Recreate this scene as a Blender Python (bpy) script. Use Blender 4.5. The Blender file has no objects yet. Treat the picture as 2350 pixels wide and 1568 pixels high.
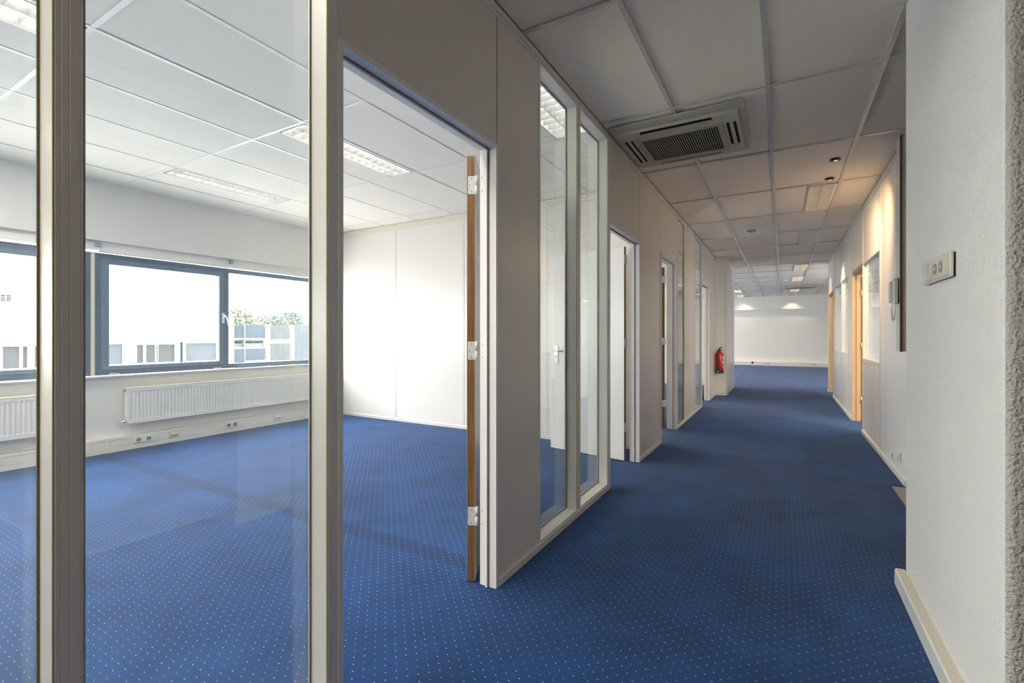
import bpy, bmesh, math, random
from mathutils import Vector, Matrix, noise
random.seed(7)
C = bpy.context.scene
COL = C.collection
H = 2.778          # ceiling height
EYE = 1.2

# ------------------------------------------------------------------ camera, world, exposure
F_PX = 1079.0
YAW = math.atan2(1796 - 1175, F_PX)
cam_d = bpy.data.cameras.new('camera'); cam = bpy.data.objects.new('camera', cam_d); COL.objects.link(cam)
cam_d.sensor_width = 36.0; cam_d.sensor_fit = 'HORIZONTAL'
cam_d.lens = 36.0 * F_PX / 2350
cam_d.shift_y = -(784 - 771) / 2350
cam_d.clip_start = 0.02; cam_d.clip_end = 400
cam.location = (0, 0, EYE); cam.rotation_euler = (math.pi / 2, 0, YAW)
C.camera = cam
C.view_settings.view_transform = 'Standard'; C.view_settings.look = 'None'
C.view_settings.gamma = 1.0; C.view_settings.use_curve_mapping = False
C.view_settings.exposure = 1.25
cy = C.cycles
cy.max_bounces = 12; cy.diffuse_bounces = 8; cy.glossy_bounces = 4
cy.transmission_bounces = 4; cy.transparent_max_bounces = 24
cy.caustics_reflective = False; cy.caustics_refractive = False
cy.sample_clamp_indirect = 6.0; cy.use_denoising = True
SKY = 8.5
OFFICE_TUBE = 3.5
WARM = (1.0, 0.66, 0.36)

world = bpy.data.worlds.new('overcast_sky'); C.world = world; world.use_nodes = True
nt = world.node_tree; nt.nodes.clear()
wo = nt.nodes.new('ShaderNodeOutputWorld'); bg = nt.nodes.new('ShaderNodeBackground')
bg.inputs[0].default_value = (1.0, 0.972, 0.925, 1); bg.inputs[1].default_value = SKY
nt.links.new(bg.outputs[0], wo.inputs[0])

def portal(x, y0, y1, z0, z1):
    L = bpy.data.lights.new('window_portal', 'AREA'); L.shape = 'RECTANGLE'
    L.size = y1 - y0; L.size_y = z1 - z0
    L.cycles.is_portal = True
    o = bpy.data.objects.new('window_portal', L); COL.objects.link(o)
    o.location = (x, (y0 + y1) / 2, (z0 + z1) / 2)
    o.rotation_euler = (math.pi / 2, 0, -math.pi / 2)   # emits towards +X
    return o
pe = portal(4.2, 13.2, 14.7, 0.8, 2.2); pe.rotation_euler = (math.pi / 2, 0, math.pi / 2)
for a, b in ((-5.8, -1.4), (-1.2, 2.0), (2.05, 4.85), (5.2, 8.6), (8.65, 11.6), (12.6, 16.5), (16.8, 21.0)):
    portal(-6.4, a, b, 0.8, 2.05)

def unseen_lamp(x, y, sx, sy, power, color=(1.0, 0.93, 0.82)):
    L = bpy.data.lights.new('unseen_lamp', 'AREA'); L.shape = 'RECTANGLE'; L.size = sx; L.size_y = sy
    L.energy = power; L.color = color
    o = bpy.data.objects.new('unseen_lamp', L); COL.objects.link(o); o.location = (x, y, H - 0.004)
    return o
for x, y in ((-3.5, 13.6), (-3.5, 17.0), (2.6, 13.6), (2.6, 17.0), (-3.5, 20.2)): unseen_lamp(x, y, 0.26, 1.15, 9)  # extra lamps out of view, added to brighten the far room
for x, y in ((-5.07, 0.4), (-1.44, 0.4), (-3.23, -2.0), (-5.07, -2.0)): unseen_lamp(x, y, 0.26, 1.15, 14)
unseen_lamp(2.2, 8.2, 0.3, 1.5, 28)
unseen_lamp(-0.82, -1.9, 0.20, 1.15, 19, (1.0, 0.84, 0.66))

def spot(name, loc, target, power, color, angle, blend=0.6, size=0.02, parent=None):
    L = bpy.data.lights.new(name, 'SPOT'); L.energy = power; L.color = color
    L.spot_size = math.radians(angle); L.spot_blend = blend; L.shadow_soft_size = size
    o = bpy.data.objects.new(name, L); COL.objects.link(o)
    o.location = loc
    o.rotation_euler = (Vector(target) - Vector(loc)).to_track_quat('-Z', 'Y').to_euler()
    return o

# ------------------------------------------------------------------ materials
MATS = {}
class NT:
    def __init__(s, m):
        m.use_nodes = True; s.t = m.node_tree; s.t.nodes.clear()
    def n(s, typ, **kw):
        nd = s.t.nodes.new('ShaderNode' + typ)
        for k, v in kw.items():
            if k == 'ins':
                for i, val in v.items():
                    if isinstance(val, bpy.types.NodeSocket): s.t.links.new(val, nd.inputs[i])
                    else: nd.inputs[i].default_value = val
            else: setattr(nd, k, v)
        return nd
    def math(s, op, a, b=0.0, c=None):
        ins = {0: a, 1: b}
        if c is not None: ins[2] = c
        return s.n('Math', operation=op, ins=ins).outputs[0]
    def mix(s, f, a, b):
        nd = s.n('Mix', data_type='RGBA')
        for i, val in ((0, f), (6, a), (7, b)):
            if isinstance(val, bpy.types.NodeSocket): s.t.links.new(val, nd.inputs[i])
            else: nd.inputs[i].default_value = val
        return nd.outputs[2]
    def out(s, sh):
        o = s.n('OutputMaterial'); s.t.links.new(sh, o.inputs[0])

def c4(c): return (c[0], c[1], c[2], 1)

def mat(name, col, rough=0.5, spec=0.5, metal=0.0, var=0.04, vscale=3.0, bump=0.0, bscale=60.0, bdist=0.002, detail=3.0, emit=None, estr=0.0):
    if name in MATS: return MATS[name]
    m = bpy.data.materials.new(name); k = NT(m)
    tc = k.n('TexCoord').outputs['Object']
    no = k.n('TexNoise', ins={'Vector': tc, 'Scale': vscale, 'Detail': 4.0}).outputs[0]
    dark = tuple(x * (1 - var) for x in col); lite = tuple(min(1, x * (1 + var)) for x in col)
    base = k.mix(no, c4(dark), c4(lite))
    p = k.n('BsdfPrincipled', ins={'Base Color': base, 'Roughness': rough, 'Metallic': metal, 'Specular IOR Level': spec})
    if bump:
        bn = k.n('TexNoise', ins={'Vector': tc, 'Scale': bscale, 'Detail': detail}).outputs[0]
        b = k.n('Bump', ins={'Strength': bump, 'Distance': bdist, 'Height': bn})
        k.t.links.new(b.outputs[0], p.inputs['Normal'])
    if emit:
        p.inputs['Emission Color'].default_value = c4(emit); p.inputs['Emission Strength'].default_value = estr
    k.out(p.outputs[0]); MATS[name] = m
    return m

PANELC = mat('shaded_corridor_panel', (0.74, 0.68, 0.61), 0.28, 0.5, var=0.015, vscale=1.5)  # copy of the white panel, dim warm corridor shade put into its colour
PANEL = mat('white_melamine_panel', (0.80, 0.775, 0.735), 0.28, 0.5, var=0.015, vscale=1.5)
PROFILE = mat('cream_aluminium_profile', (0.74, 0.715, 0.66), 0.33, 0.5, var=0.02)
FRAMEW = mat('white_door_frame', (0.80, 0.785, 0.755), 0.3, 0.5, var=0.015)
TANFRAME = mat('tan_door_frame', (0.60, 0.43, 0.235), 0.4, 0.4, var=0.05)
BEAD = mat('olive_glazing_bead', (0.42, 0.39, 0.22), 0.45, 0.4)
BEADD = mat('dark_glazing_gasket', (0.20, 0.18, 0.10), 0.6, 0.3)
CREAMTRIM = mat('cream_trim', (0.76, 0.72, 0.60), 0.4)
CREAMPANEL = mat('cream_panel', (0.72, 0.62, 0.47), 0.4)
WALLPAINT = mat('white_wall_paint', (0.83, 0.81, 0.77), 0.7, 0.25, var=0.02, bump=0.25, bscale=180, bdist=0.001)
BULKPAINT = mat('grey_white_paint', (0.80, 0.785, 0.755), 0.7, 0.25, var=0.02)
TILEO = mat('lit_office_tile', (0.90, 0.855, 0.775), 0.9, 0.15, var=0.02, vscale=2.2, bump=0.3, bscale=140, bdist=0.0012)  # lighter copy of the tile, bounced light put into its colour
TILE = mat('mineral_ceiling_tile', (0.91, 0.81, 0.685), 0.9, 0.15, var=0.03, vscale=2.2, bump=0.35, bscale=140, bdist=0.0015)
RAIL = mat('ceiling_rail_metal', (0.62, 0.58, 0.53), 0.25, 0.7, var=0.01)
DUCT = mat('white_cable_duct', (0.82, 0.795, 0.73), 0.4, 0.45, var=0.02)
RADW = mat('white_radiator_enamel', (0.83, 0.81, 0.745), 0.35, 0.5, var=0.015)
WINDARK = mat('blue_grey_window_frame', (0.11, 0.17, 0.25), 0.5, 0.5, var=0.30, vscale=70.0)  # frame colour raised to take in the glare around the window
WINMID = mat('blue_grey_window_sash', (0.15, 0.22, 0.31), 0.45, 0.5, var=0.28, vscale=60.0)
SILL = mat('beige_window_sill', (0.66, 0.60, 0.54), 0.45)
WHITEP = mat('white_plastic', (0.82, 0.82, 0.81), 0.35)
CREAMP = mat('cream_plastic', (0.70, 0.675, 0.59), 0.35)
BEIGEP = mat('beige_plastic', (0.66, 0.59, 0.43), 0.4)
GREYP = mat('grey_plastic', (0.34, 0.33, 0.29), 0.4)
DARK = mat('dark_recess', (0.015, 0.015, 0.014), 0.7, 0.2)
BLACKP = mat('black_plastic', (0.02, 0.02, 0.02), 0.4)
BRONZE = mat('dark_bronze_metal', (0.07, 0.055, 0.03), 0.35, metal=0.8)
STEEL = mat('brushed_steel', (0.62, 0.62, 0.62), 0.28, metal=1.0)
CHROME = mat('chrome', (0.80, 0.80, 0.80), 0.12, metal=1.0)
LOUVRE = mat('white_louvre', (0.62, 0.615, 0.60), 0.3, 0.6, var=0.01)
ACCREAM = mat('cream_ac_plastic', (0.52, 0.48, 0.385), 0.45, var=0.02)
ACYELLOW = mat('yellowed_ac_grille', (0.46, 0.40, 0.25), 0.45, var=0.03)
REDP = mat('red_extinguisher_enamel', (0.55, 0.012, 0.012), 0.22, 0.6)
GREENP = mat('green_plastic', (0.06, 0.30, 0.09), 0.4)
SCREED = mat('bare_grey_floor', (0.40, 0.46, 0.48), 0.6, var=0.06, vscale=6)
BROWNEDGE = mat('brown_wood_edge', (0.16, 0.075, 0.03), 0.45, var=0.2, vscale=10)
CASESIDE = mat('taupe_casing_board', (0.62, 0.57, 0.50), 0.5)
CASEFRONT = mat('pale_grey_casing', (0.66, 0.65, 0.66), 0.45)
SLAB = mat('plain_slab', (0.6, 0.6, 0.58), 0.8)
EXTW = mat('white_facade_render', (0.84, 0.84, 0.83), 0.8)
EXTG = mat('outdoor_paving', (0.52, 0.51, 0.49), 0.9, var=0.1)
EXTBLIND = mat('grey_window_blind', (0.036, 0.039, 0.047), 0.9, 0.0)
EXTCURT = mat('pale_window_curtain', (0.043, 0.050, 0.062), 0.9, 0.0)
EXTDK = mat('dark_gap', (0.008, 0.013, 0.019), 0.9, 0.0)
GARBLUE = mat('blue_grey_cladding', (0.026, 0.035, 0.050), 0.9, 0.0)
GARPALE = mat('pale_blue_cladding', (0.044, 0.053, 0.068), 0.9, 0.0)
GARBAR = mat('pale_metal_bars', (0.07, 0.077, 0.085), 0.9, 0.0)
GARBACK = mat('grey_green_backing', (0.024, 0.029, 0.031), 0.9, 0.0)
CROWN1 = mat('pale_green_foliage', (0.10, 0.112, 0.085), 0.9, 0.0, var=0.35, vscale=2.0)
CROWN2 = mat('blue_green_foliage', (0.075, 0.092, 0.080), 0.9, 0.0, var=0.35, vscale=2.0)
BARK = mat('tree_bark', (0.10, 0.08, 0.06), 0.9)

def wood_mat():
    m = bpy.data.materials.new('oak_door_edge'); k = NT(m)
    tc = k.n('TexCoord').outputs['Object']
    mp = k.n('Mapping', ins={'Vector': tc, 'Scale': (60.0, 60.0, 2.2)}).outputs[0]
    no = k.n('TexNoise', ins={'Vector': mp, 'Scale': 2.0, 'Detail': 6.0, 'Roughness': 0.65}).outputs[0]
    r = k.n('ValToRGB', ins={0: no}); e = r.color_ramp.elements
    e[0].position = 0.32; e[0].color = (0.16, 0.075, 0.024, 1); e[1].position = 0.72; e[1].color = (0.36, 0.19, 0.065, 1)
    p = k.n('BsdfPrincipled', ins={'Base Color': r.outputs[0], 'Roughness': 0.45})
    k.out(p.outputs[0]); return m
WOOD = wood_mat()

def plaster_mat(nm, col, st):
    m = bpy.data.materials.new(nm); k = NT(m)
    tc = k.n('TexCoord').outputs['Object']
    n1 = k.n('TexNoise', ins={'Vector': tc, 'Scale': 105.0, 'Detail': 3.0, 'Roughness': 0.55}).outputs[0]
    n2 = k.n('TexVoronoi', ins={'Vector': tc, 'Scale': 120.0}).outputs[0]
    hgt = k.math('ADD', n1, k.math('MULTIPLY', n2, 0.35))
    b = k.n('Bump', ins={'Strength': st, 'Distance': 0.009, 'Height': hgt})
    p = k.n('BsdfPrincipled', ins={'Base Color': c4(col), 'Roughness': 0.85, 'Specular IOR Level': 0.2})
    k.t.links.new(b.outputs[0], p.inputs['Normal'])
    k.out(p.outputs[0]); return m
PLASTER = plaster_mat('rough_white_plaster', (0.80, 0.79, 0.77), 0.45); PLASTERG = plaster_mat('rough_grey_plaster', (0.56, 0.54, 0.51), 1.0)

def carpet_mat():
    m = bpy.data.materials.new('blue_dotted_carpet'); k = NT(m)
    tc = k.n('TexCoord').outputs['Object']
    def dots(off):
        a = k.n('VectorMath', operation='MULTIPLY_ADD', ins={0: tc, 1: (1 / 0.0533, 1 / 0.0533, 0.0), 2: (off, off, 0.5)}).outputs[0]
        fr = k.n('VectorMath', operation='FRACTION', ins={0: a}).outputs[0]
        fl = k.n('VectorMath', operation='FLOOR', ins={0: a}).outputs[0]
        wn = k.n('TexWhiteNoise', ins={'Vector': fl})
        ce = k.n('VectorMath', operation='SUBTRACT', ins={0: fr, 1: (0.5, 0.5, 0.5)}).outputs[0]
        sp = k.n('SeparateXYZ', ins={0: ce})
        x, y = sp.outputs[0], sp.outputs[1]
        u = k.math('MULTIPLY', k.math('ADD', k.math('MULTIPLY', x, 0.94), k.math('MULTIPLY', y, -0.28)), 13.0)
        v = k.math('MULTIPLY', k.math('SUBTRACT', k.math('MULTIPLY', y, 0.94), k.math('MULTIPLY', x, -0.28)), 27.0)
        d = k.math('SQRT', k.math('ADD', k.math('MULTIPLY', u, u), k.math('MULTIPLY', v, v)))
        msk = k.n('MapRange', ins={0: d, 1: 1.08, 2: 0.72, 3: 0.0, 4: 1.0}).outputs[0]
        return msk, wn.outputs[0]
    m1, w1 = dots(0.0); m2, w2 = dots(0.5)
    mask = k.math('MAXIMUM', m1, m2)
    w = k.math('ADD', k.math('MULTIPLY', m1, w1), k.math('MULTIPLY', m2, w2))
    red = k.n('MapRange', ins={0: w, 1: 0.70, 2: 0.76, 3: 0.0, 4: 1.0}).outputs[0]
    dcol = k.mix(red, (0.42, 0.46, 0.52, 1), (0.40, 0.13, 0.13, 1))
    fuzz = k.n('TexNoise', ins={'Vector': tc, 'Scale': 330.0, 'Detail': 3.0, 'Roughness': 0.7}).outputs[0]
    pat = k.n('TexNoise', ins={'Vector': tc, 'Scale': 2.3, 'Detail': 5.0, 'Roughness': 0.6}).outputs[0]
    f2 = k.n('MapRange', ins={0: fuzz, 1: 0.3, 2: 0.7, 3: 0.0, 4: 1.0}).outputs[0]
    base = k.mix(f2, (0.0012, 0.018, 0.084, 1), (0.0095, 0.102, 0.355, 1))
    wear = k.n('MapRange', ins={0: pat, 1: 0.35, 2: 0.65, 3: 0.72, 4: 1.10}).outputs[0]
    base = k.n('VectorMath', operation='SCALE', ins={0: base, 3: wear}).outputs[0]
    # darker band that crosses the office at y = 2.03, and another in the far room
    sx = k.n('SeparateXYZ', ins={0: tc})
    s1 = k.n('MapRange', ins={0: k.math('ABSOLUTE', k.math('SUBTRACT', sx.outputs[1], 2.03)), 1: 0.075, 2: 0.05, 3: 0.0, 4: 1.0}).outputs[0]
    inx = k.math('LESS_THAN', sx.outputs[0], -1.28)
    s1 = k.math('MULTIPLY', s1, inx)
    s2 = k.n('MapRange', ins={0: k.math('ABSOLUTE', k.math('SUBTRACT', sx.outputs[0], -1.09)), 1: 0.05, 2: 0.03, 3: 0.0, 4: 1.0}).outputs[0]
    s2 = k.math('MULTIPLY', s2, k.math('GREATER_THAN', sx.outputs[1], 12.3))
    dark_band = k.math('MULTIPLY', k.math('MAXIMUM', s1, s2), 0.5)
    base = k.mix(dark_band, base, (0.003, 0.020, 0.085, 1))
    col = k.mix(mask, base, dcol)
    b = k.n('Bump', ins={'Strength': 0.55, 'Distance': 0.004, 'Height': fuzz})
    p = k.n('BsdfPrincipled', ins={'Base Color': col, 'Roughness': 0.95, 'Specular IOR Level': 0.1, 'Sheen Weight': 0.12, 'Sheen Roughness': 0.5})
    k.t.links.new(b.outputs[0], p.inputs['Normal'])
    k.out(p.outputs[0]); return m
CARPET = carpet_mat()

def glass_mat(name, haze=0.03, specks=0.5, tint=(0.965, 0.985, 0.98)):
    m = bpy.data.materials.new(name); k = NT(m)
    bf = k.n('NewGeometry').outputs['Backfacing']
    ior = k.math('SUBTRACT', 1.5, k.math('MULTIPLY', bf, 1.5 - 1 / 1.5))
    fr = k.n('Fresnel', ins={'IOR': ior}).outputs[0]
    tr = k.n('BsdfTransparent', ins={0: c4(tint)}).outputs[0]
    gl = k.n('BsdfGlossy', ins={'Color': (1, 1, 1, 1), 'Roughness': 0.0}).outputs[0]
    ms = k.n('MixShader', ins={0: fr, 1: tr, 2: gl}).outputs[0]
    tc = k.n('TexCoord').outputs['Object']
    n1 = k.n('TexNoise', ins={'Vector': tc, 'Scale': 1.7, 'Detail': 5.0}).outputs[0]
    vo = k.n('TexVoronoi', ins={'Vector': tc, 'Scale': 26.0, 'Randomness': 1.0}).outputs[0]
    sp = k.n('MapRange', ins={0: vo, 1: 0.055, 2: 0.03, 3: 0.0, 4: specks}).outputs[0]
    hz = k.math('MULTIPLY', k.n('MapRange', ins={0: n1, 1: 0.3, 2: 0.7, 3: 0.5, 4: 1.5}).outputs[0], haze)
    f = k.math('MAXIMUM', hz, sp)
    df = k.n('BsdfDiffuse', ins={0: (0.85, 0.88, 0.92, 1)}).outputs[0]
    tl = k.n('BsdfTranslucent', ins={0: (0.85, 0.88, 0.92, 1)}).outputs[0]
    dirt = k.n('MixShader', ins={0: 0.5, 1: df, 2: tl}).outputs[0]
    fin = k.n('MixShader', ins={0: f, 1: ms, 2: dirt}).outputs[0]
    k.out(fin); return m
GLASS = glass_mat('partition_glass', 0.022, 0.0)
GLASSDIRTY = glass_mat('dusty_partition_glass', 0.045, 0.0)
GLASSCLEAN = glass_mat('partition_glass_clean', 0.01, 0.0)
WGLASS = glass_mat('window_glass', 0.012, 0.0)

def lamp_mat(name, col, s):
    m = bpy.data.materials.new(name); k = NT(m)
    e = k.n('Emission', ins={0: c4(col), 1: s}); k.out(e.outputs[0]); return m
TUBE = lamp_mat('lit_fluorescent_tube', (1.0, 0.955, 0.87), OFFICE_TUBE)
TUBEW = lamp_mat('warm_lit_tube', (1.0, 0.78, 0.55), 2.4)
TUBEDIM = lamp_mat('dim_warm_tube', (1.0, 0.70, 0.42), 1.6)
TUBEOFF = lamp_mat('faint_cool_tube', (0.9, 0.9, 1.0), 0.55)  # faint glow added in place of light caught by the grey reflector
BULB = lamp_mat('halogen_bulb', (1.0, 0.75, 0.45), 0.35)

# ------------------------------------------------------------------ mesh helpers
ORG = {}
class MB:
    def __init__(s): s.bm = bmesh.new()
    def box(s, x0, x1, y0, y1, z0, z1, mi=0):
        a, b = min(x0, x1), max(x0, x1); c, d = min(y0, y1), max(y0, y1); e, f = min(z0, z1), max(z0, z1)
        v = [s.bm.verts.new(p) for p in ((a, c, e), (b, c, e), (b, d, e), (a, d, e), (a, c, f), (b, c, f), (b, d, f), (a, d, f))]
        for q in ((3, 2, 1, 0), (4, 5, 6, 7), (0, 1, 5, 4), (1, 2, 6, 5), (2, 3, 7, 6), (3, 0, 4, 7)):
            fc = s.bm.faces.new([v[i] for i in q]); fc.material_index = mi
        return s
    def prism(s, pts, axis, a, b, mi=0):
        """extrude a closed 2D outline along an axis; pts are the other two coordinates in xyz order"""
        def P(p, t):
            if axis == 'x': return (t, p[0], p[1])
            if axis == 'y': return (p[0], t, p[1])
            return (p[0], p[1], t)
        r0 = [s.bm.verts.new(P(p, a)) for p in pts]; r1 = [s.bm.verts.new(P(p, b)) for p in pts]
        n = len(pts)
        fs = [s.bm.faces.new(r0[::-1]), s.bm.faces.new(r1)]
        for i in range(n): fs.append(s.bm.faces.new((r0[i], r0[(i + 1) % n], r1[(i + 1) % n], r1[i])))
        for f in fs: f.material_index = mi
        return s
    def tube(s, path, r, seg=10, closed=False, caps=True):
        pts = [Vector(p) for p in path]; n = len(pts); rings = []
        rr = r if isinstance(r, (list, tuple)) else [r] * n
        up = None
        for i in range(n):
            d = (pts[min(i + 1, n - 1)] - pts[max(i - 1, 0)]).normalized()
            if up is None:
                up = Vector((0, 0, 1)) if abs(d.z) < 0.9 else Vector((1, 0, 0))
            u = d.cross(up)
            if u.length < 1e-5: u = d.cross(Vector((0, 1, 0)))
            u.normalize(); w = u.cross(d).normalized(); up = w
            rings.append([s.bm.verts.new(pts[i] + (u * math.cos(t) + w * math.sin(t)) * rr[i]) for t in [2 * math.pi * j / seg for j in range(seg)]])
        for i in range(n - 1):
            for j in range(seg):
                f = s.bm.faces.new((rings[i][j], rings[i][(j + 1) % seg], rings[i + 1][(j + 1) % seg], rings[i + 1][j])); f.smooth = True
        if caps:
            s.bm.faces.new(rings[0][::-1]); s.bm.faces.new(rings[-1])
        return s
    def lathe(s, prof, cx, cy, seg=24, axis='z', base=0.0):
        rings = []
        for r, h in prof:
            ring = []
            for j in range(seg):
                t = 2 * math.pi * j / seg; a, b = max(r, 1e-4) * math.cos(t), max(r, 1e-4) * math.sin(t)
                if axis == 'z': p = (cx + a, cy + b, base + h)
                elif axis == 'x': p = (base + h, cx + a, cy + b)
                else: p = (cx + a, base + h, cy + b)
                ring.append(s.bm.verts.new(p))
            rings.append(ring)
        for i in range(len(rings) - 1):
            for j in range(seg):
                f = s.bm.faces.new((rings[i][j], rings[i][(j + 1) % seg], rings[i + 1][(j + 1) % seg], rings[i + 1][j])); f.smooth = True
        s.bm.faces.new(rings[0][::-1]); s.bm.faces.new(rings[-1])
        return s
    def bevel(s, w, seg=2):
        bmesh.ops.bevel(s.bm, geom=list(s.bm.edges), offset=w, segments=seg, profile=0.6, affect='EDGES', clamp_overlap=True)
        return s
    def build(s, name, m, parent=None, local=False):
        bmesh.ops.recalc_face_normals(s.bm, faces=s.bm.faces)
        if parent is not None and not local:
            o = ORG.get(parent.name, Vector((0, 0, 0)))
            if o.length: bmesh.ops.translate(s.bm, verts=s.bm.verts, vec=-o)
        me = bpy.data.meshes.new(name); s.bm.to_mesh(me); s.bm.free()
        for x in (m if isinstance(m, (list, tuple)) else [m]): me.materials.append(x)
        ob = bpy.data.objects.new(name, me); COL.objects.link(ob)
        if parent is not None:
            ob.parent = parent; ORG[ob.name] = ORG.get(parent.name, Vector((0, 0, 0)))
        else: ORG[ob.name] = Vector((0, 0, 0))
        return ob

def tag(o, label, cat, group=None, kind=None):
    if label: o['label'] = label
    if cat: o['category'] = cat
    if group: o['group'] = group
    if kind: o['kind'] = kind
    return o
def empty(name, loc, label, cat, group=None, kind=None, rotz=0.0):
    o = bpy.data.objects.new(name, None); COL.objects.link(o); o.location = loc; o.rotation_euler = (0, 0, rotz)
    o.empty_display_size = 0.1
    ORG[o.name] = Vector(loc) if not rotz else Vector((0, 0, 0))
    return tag(o, label, cat, group, kind)
def struct(name, label, cat): return empty(name, (0, 0, 0), label, cat, None, 'structure')
def box(name, m, parent, *b, bevel=0.0, seg=2, local=False):
    k = MB().box(*b)
    if bevel: k.bevel(bevel, seg)
    return k.build(name, m, parent, local)
def inst(src, name, loc, parent):
    o = src.copy(); o.name = name; COL.objects.link(o); o.parent = parent
    o.location = Vector(loc) - ORG.get(parent.name, Vector((0, 0, 0)))
    ORG[o.name] = ORG.get(parent.name, Vector((0, 0, 0)))
    return o
def rect_sub(rects, hole):
    hx0, hx1, hy0, hy1 = hole; out = []
    for x0, x1, y0, y1 in rects:
        ax0, ax1, ay0, ay1 = max(x0, hx0), min(x1, hx1), max(y0, hy0), min(y1, hy1)
        if ax0 >= ax1 - 1e-6 or ay0 >= ay1 - 1e-6: out.append((x0, x1, y0, y1)); continue
        if x0 < ax0 - 1e-6: out.append((x0, ax0, y0, y1))
        if ax1 < x1 - 1e-6: out.append((ax1, x1, y0, y1))
        if y0 < ay0 - 1e-6: out.append((ax0, ax1, y0, ay0))
        if ay1 < y1 - 1e-6: out.append((ax0, ax1, ay1, y1))
    return out

# ------------------------------------------------------------------ main planes
XL, XLB = -1.178, -1.268        # left partition: corridor face, office face
XR, XRB = 0.853, 0.953          # right partition
XO = -6.05                      # outer wall, inner face
YB = 4.94                       # back partition of the office
Y_END = 21.5
LIGHTS = []                     # rectangles cut out of the ceilings

# ------------------------------------------------------------------ floor
o = MB()
for r in rect_sub([(-6.05, 4.0, -6.0, 21.7)], (0.752, 4.0, 1.0, 4.805)): o.box(r[0], r[1], r[2], r[3], -0.08, 0.0)
o = o.build('floor', CARPET); tag(o, 'blue carpet with small white and red dots over the whole floor', 'floor', None, 'structure')
o = box('floor', SCREED, None, 0.752, 4.0, 1.0, 4.805, -0.08, -0.007)
tag(o, 'bare grey floor strip where the carpet is cut away behind the pillar', 'floor', None, 'structure')

# ------------------------------------------------------------------ ceilings
def ceiling(label, xl, yl, holes, drop=0.006, rm=None, tm=None):
    rm = rm or RAIL; tm = tm or TILE
    """xl, yl: grid line positions, first and last are the room edges"""
    root = struct('ceiling', label, 'ceiling')
    box('slab', SLAB, root, xl[0], xl[-1], yl[0], yl[-1], H + 0.16, H + 0.199)
    for i in range(len(xl) - 1):
        for j in range(len(yl) - 1):
            rs = [(xl[i], xl[i + 1], yl[j], yl[j + 1])]
            for h in holes: rs = rect_sub(rs, h)
            for r in rs:
                if r[1] - r[0] > 0.02 and r[3] - r[2] > 0.02:
                    k = 0.0015
                    box('ceiling_tile', tm, root, r[0] + k, r[1] - k, r[2] + k, r[3] - k, H + drop + random.uniform(-0.0012, 0.0012), H + drop + 0.016)
    w = 0.0125
    def rail(x0, x1, y0, y1, dz=0.0):
        for r in [q for q in (lambda a: a)([(x0, x1, y0, y1)])]:
            rs = [r]
            for h in holes: rs = rect_sub(rs, h)
            for q in rs: box('ceiling_rail', rm, root, *q, H - dz, H + drop - 0.0016)
    for x in xl[1:-1]: rail(x - w, x + w, yl[0], yl[-1], 0.001)
    for y in yl[1:-1]:
        for i in range(len(xl) - 1):
            rail(xl[i] + (w if i else 0), xl[i + 1] - (w if i < len(xl) - 2 else 0), y - w, y + w)
    return root

CORR_LIGHT = [(0.236, 0.4965, 5.88, 7.04), (0.232, 0.4965, 8.305, 9.56)]
FAR_LIGHT = [(0.22, 0.4965, 12.1, 13.3), (0.22, 0.4965, 14.7, 15.85), (0.22, 0.4965, 18.35, 19.55), (0.22, 0.4965, 20.3, 21.35),
             (-1.52, -1.26, 17.9, 19.05), (-1.58, -1.32, 20.2, 21.3)]
OFF_LIGHT = [(-5.205, -4.95, 2.265, 3.445), (-3.375, -3.085, 2.265, 3.445), (-3.375, -3.085, -0.19, 1.0), (-1.575, -1.30, 2.265, 3.445)]
CY = [2.16 + 1.2235 * i for i in range(-4, 9)]
ceiling('low suspended ceiling of square tiles above the corridor', [XL, -0.668, -0.082, 0.512, XR, 1.45, 2.05, 3.0],
        [-3.0] + [y for y in CY if -2.9 < y < 12.2] + [12.35], CORR_LIGHT, 0.010)
ceiling('bright suspended ceiling of long tiles inside the glazed office', [XO, -5.56, -4.9375, -4.315, -3.6925, -3.07, -2.4475, -1.85, XLB],
        [-6.0, -5.0, -3.8, -2.6, -1.4, -0.205, 1.015, 2.24, 3.46, 4.68, YB], OFF_LIGHT, 0.0032, WHITEP, TILEO)
ceiling('suspended ceiling of the open room at the far end', [XO, -4.8, -3.6, -3.0, -2.4, -1.835, -1.25, -0.668, -0.082, 0.512, 1.1, 1.7, 2.3, 4.0],
        [12.35] + [y for y in [2.16 + 1.2235 * i for i in range(9, 16)] if y < 21.4] + [Y_END], FAR_LIGHT, 0.008)
ceiling('plain ceiling of the second office behind the back partition', [XO, -4.9, -3.7, -2.5, XLB], [YB + 0.1, 7.4, 9.8, 12.35], [])
o = struct('ceiling', 'plain ceiling of the rooms behind the right partition', 'ceiling')
box('slab', TILE, o, XRB, 4.0, 4.95, 12.35, H + 0.006, H + 0.06)

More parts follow.
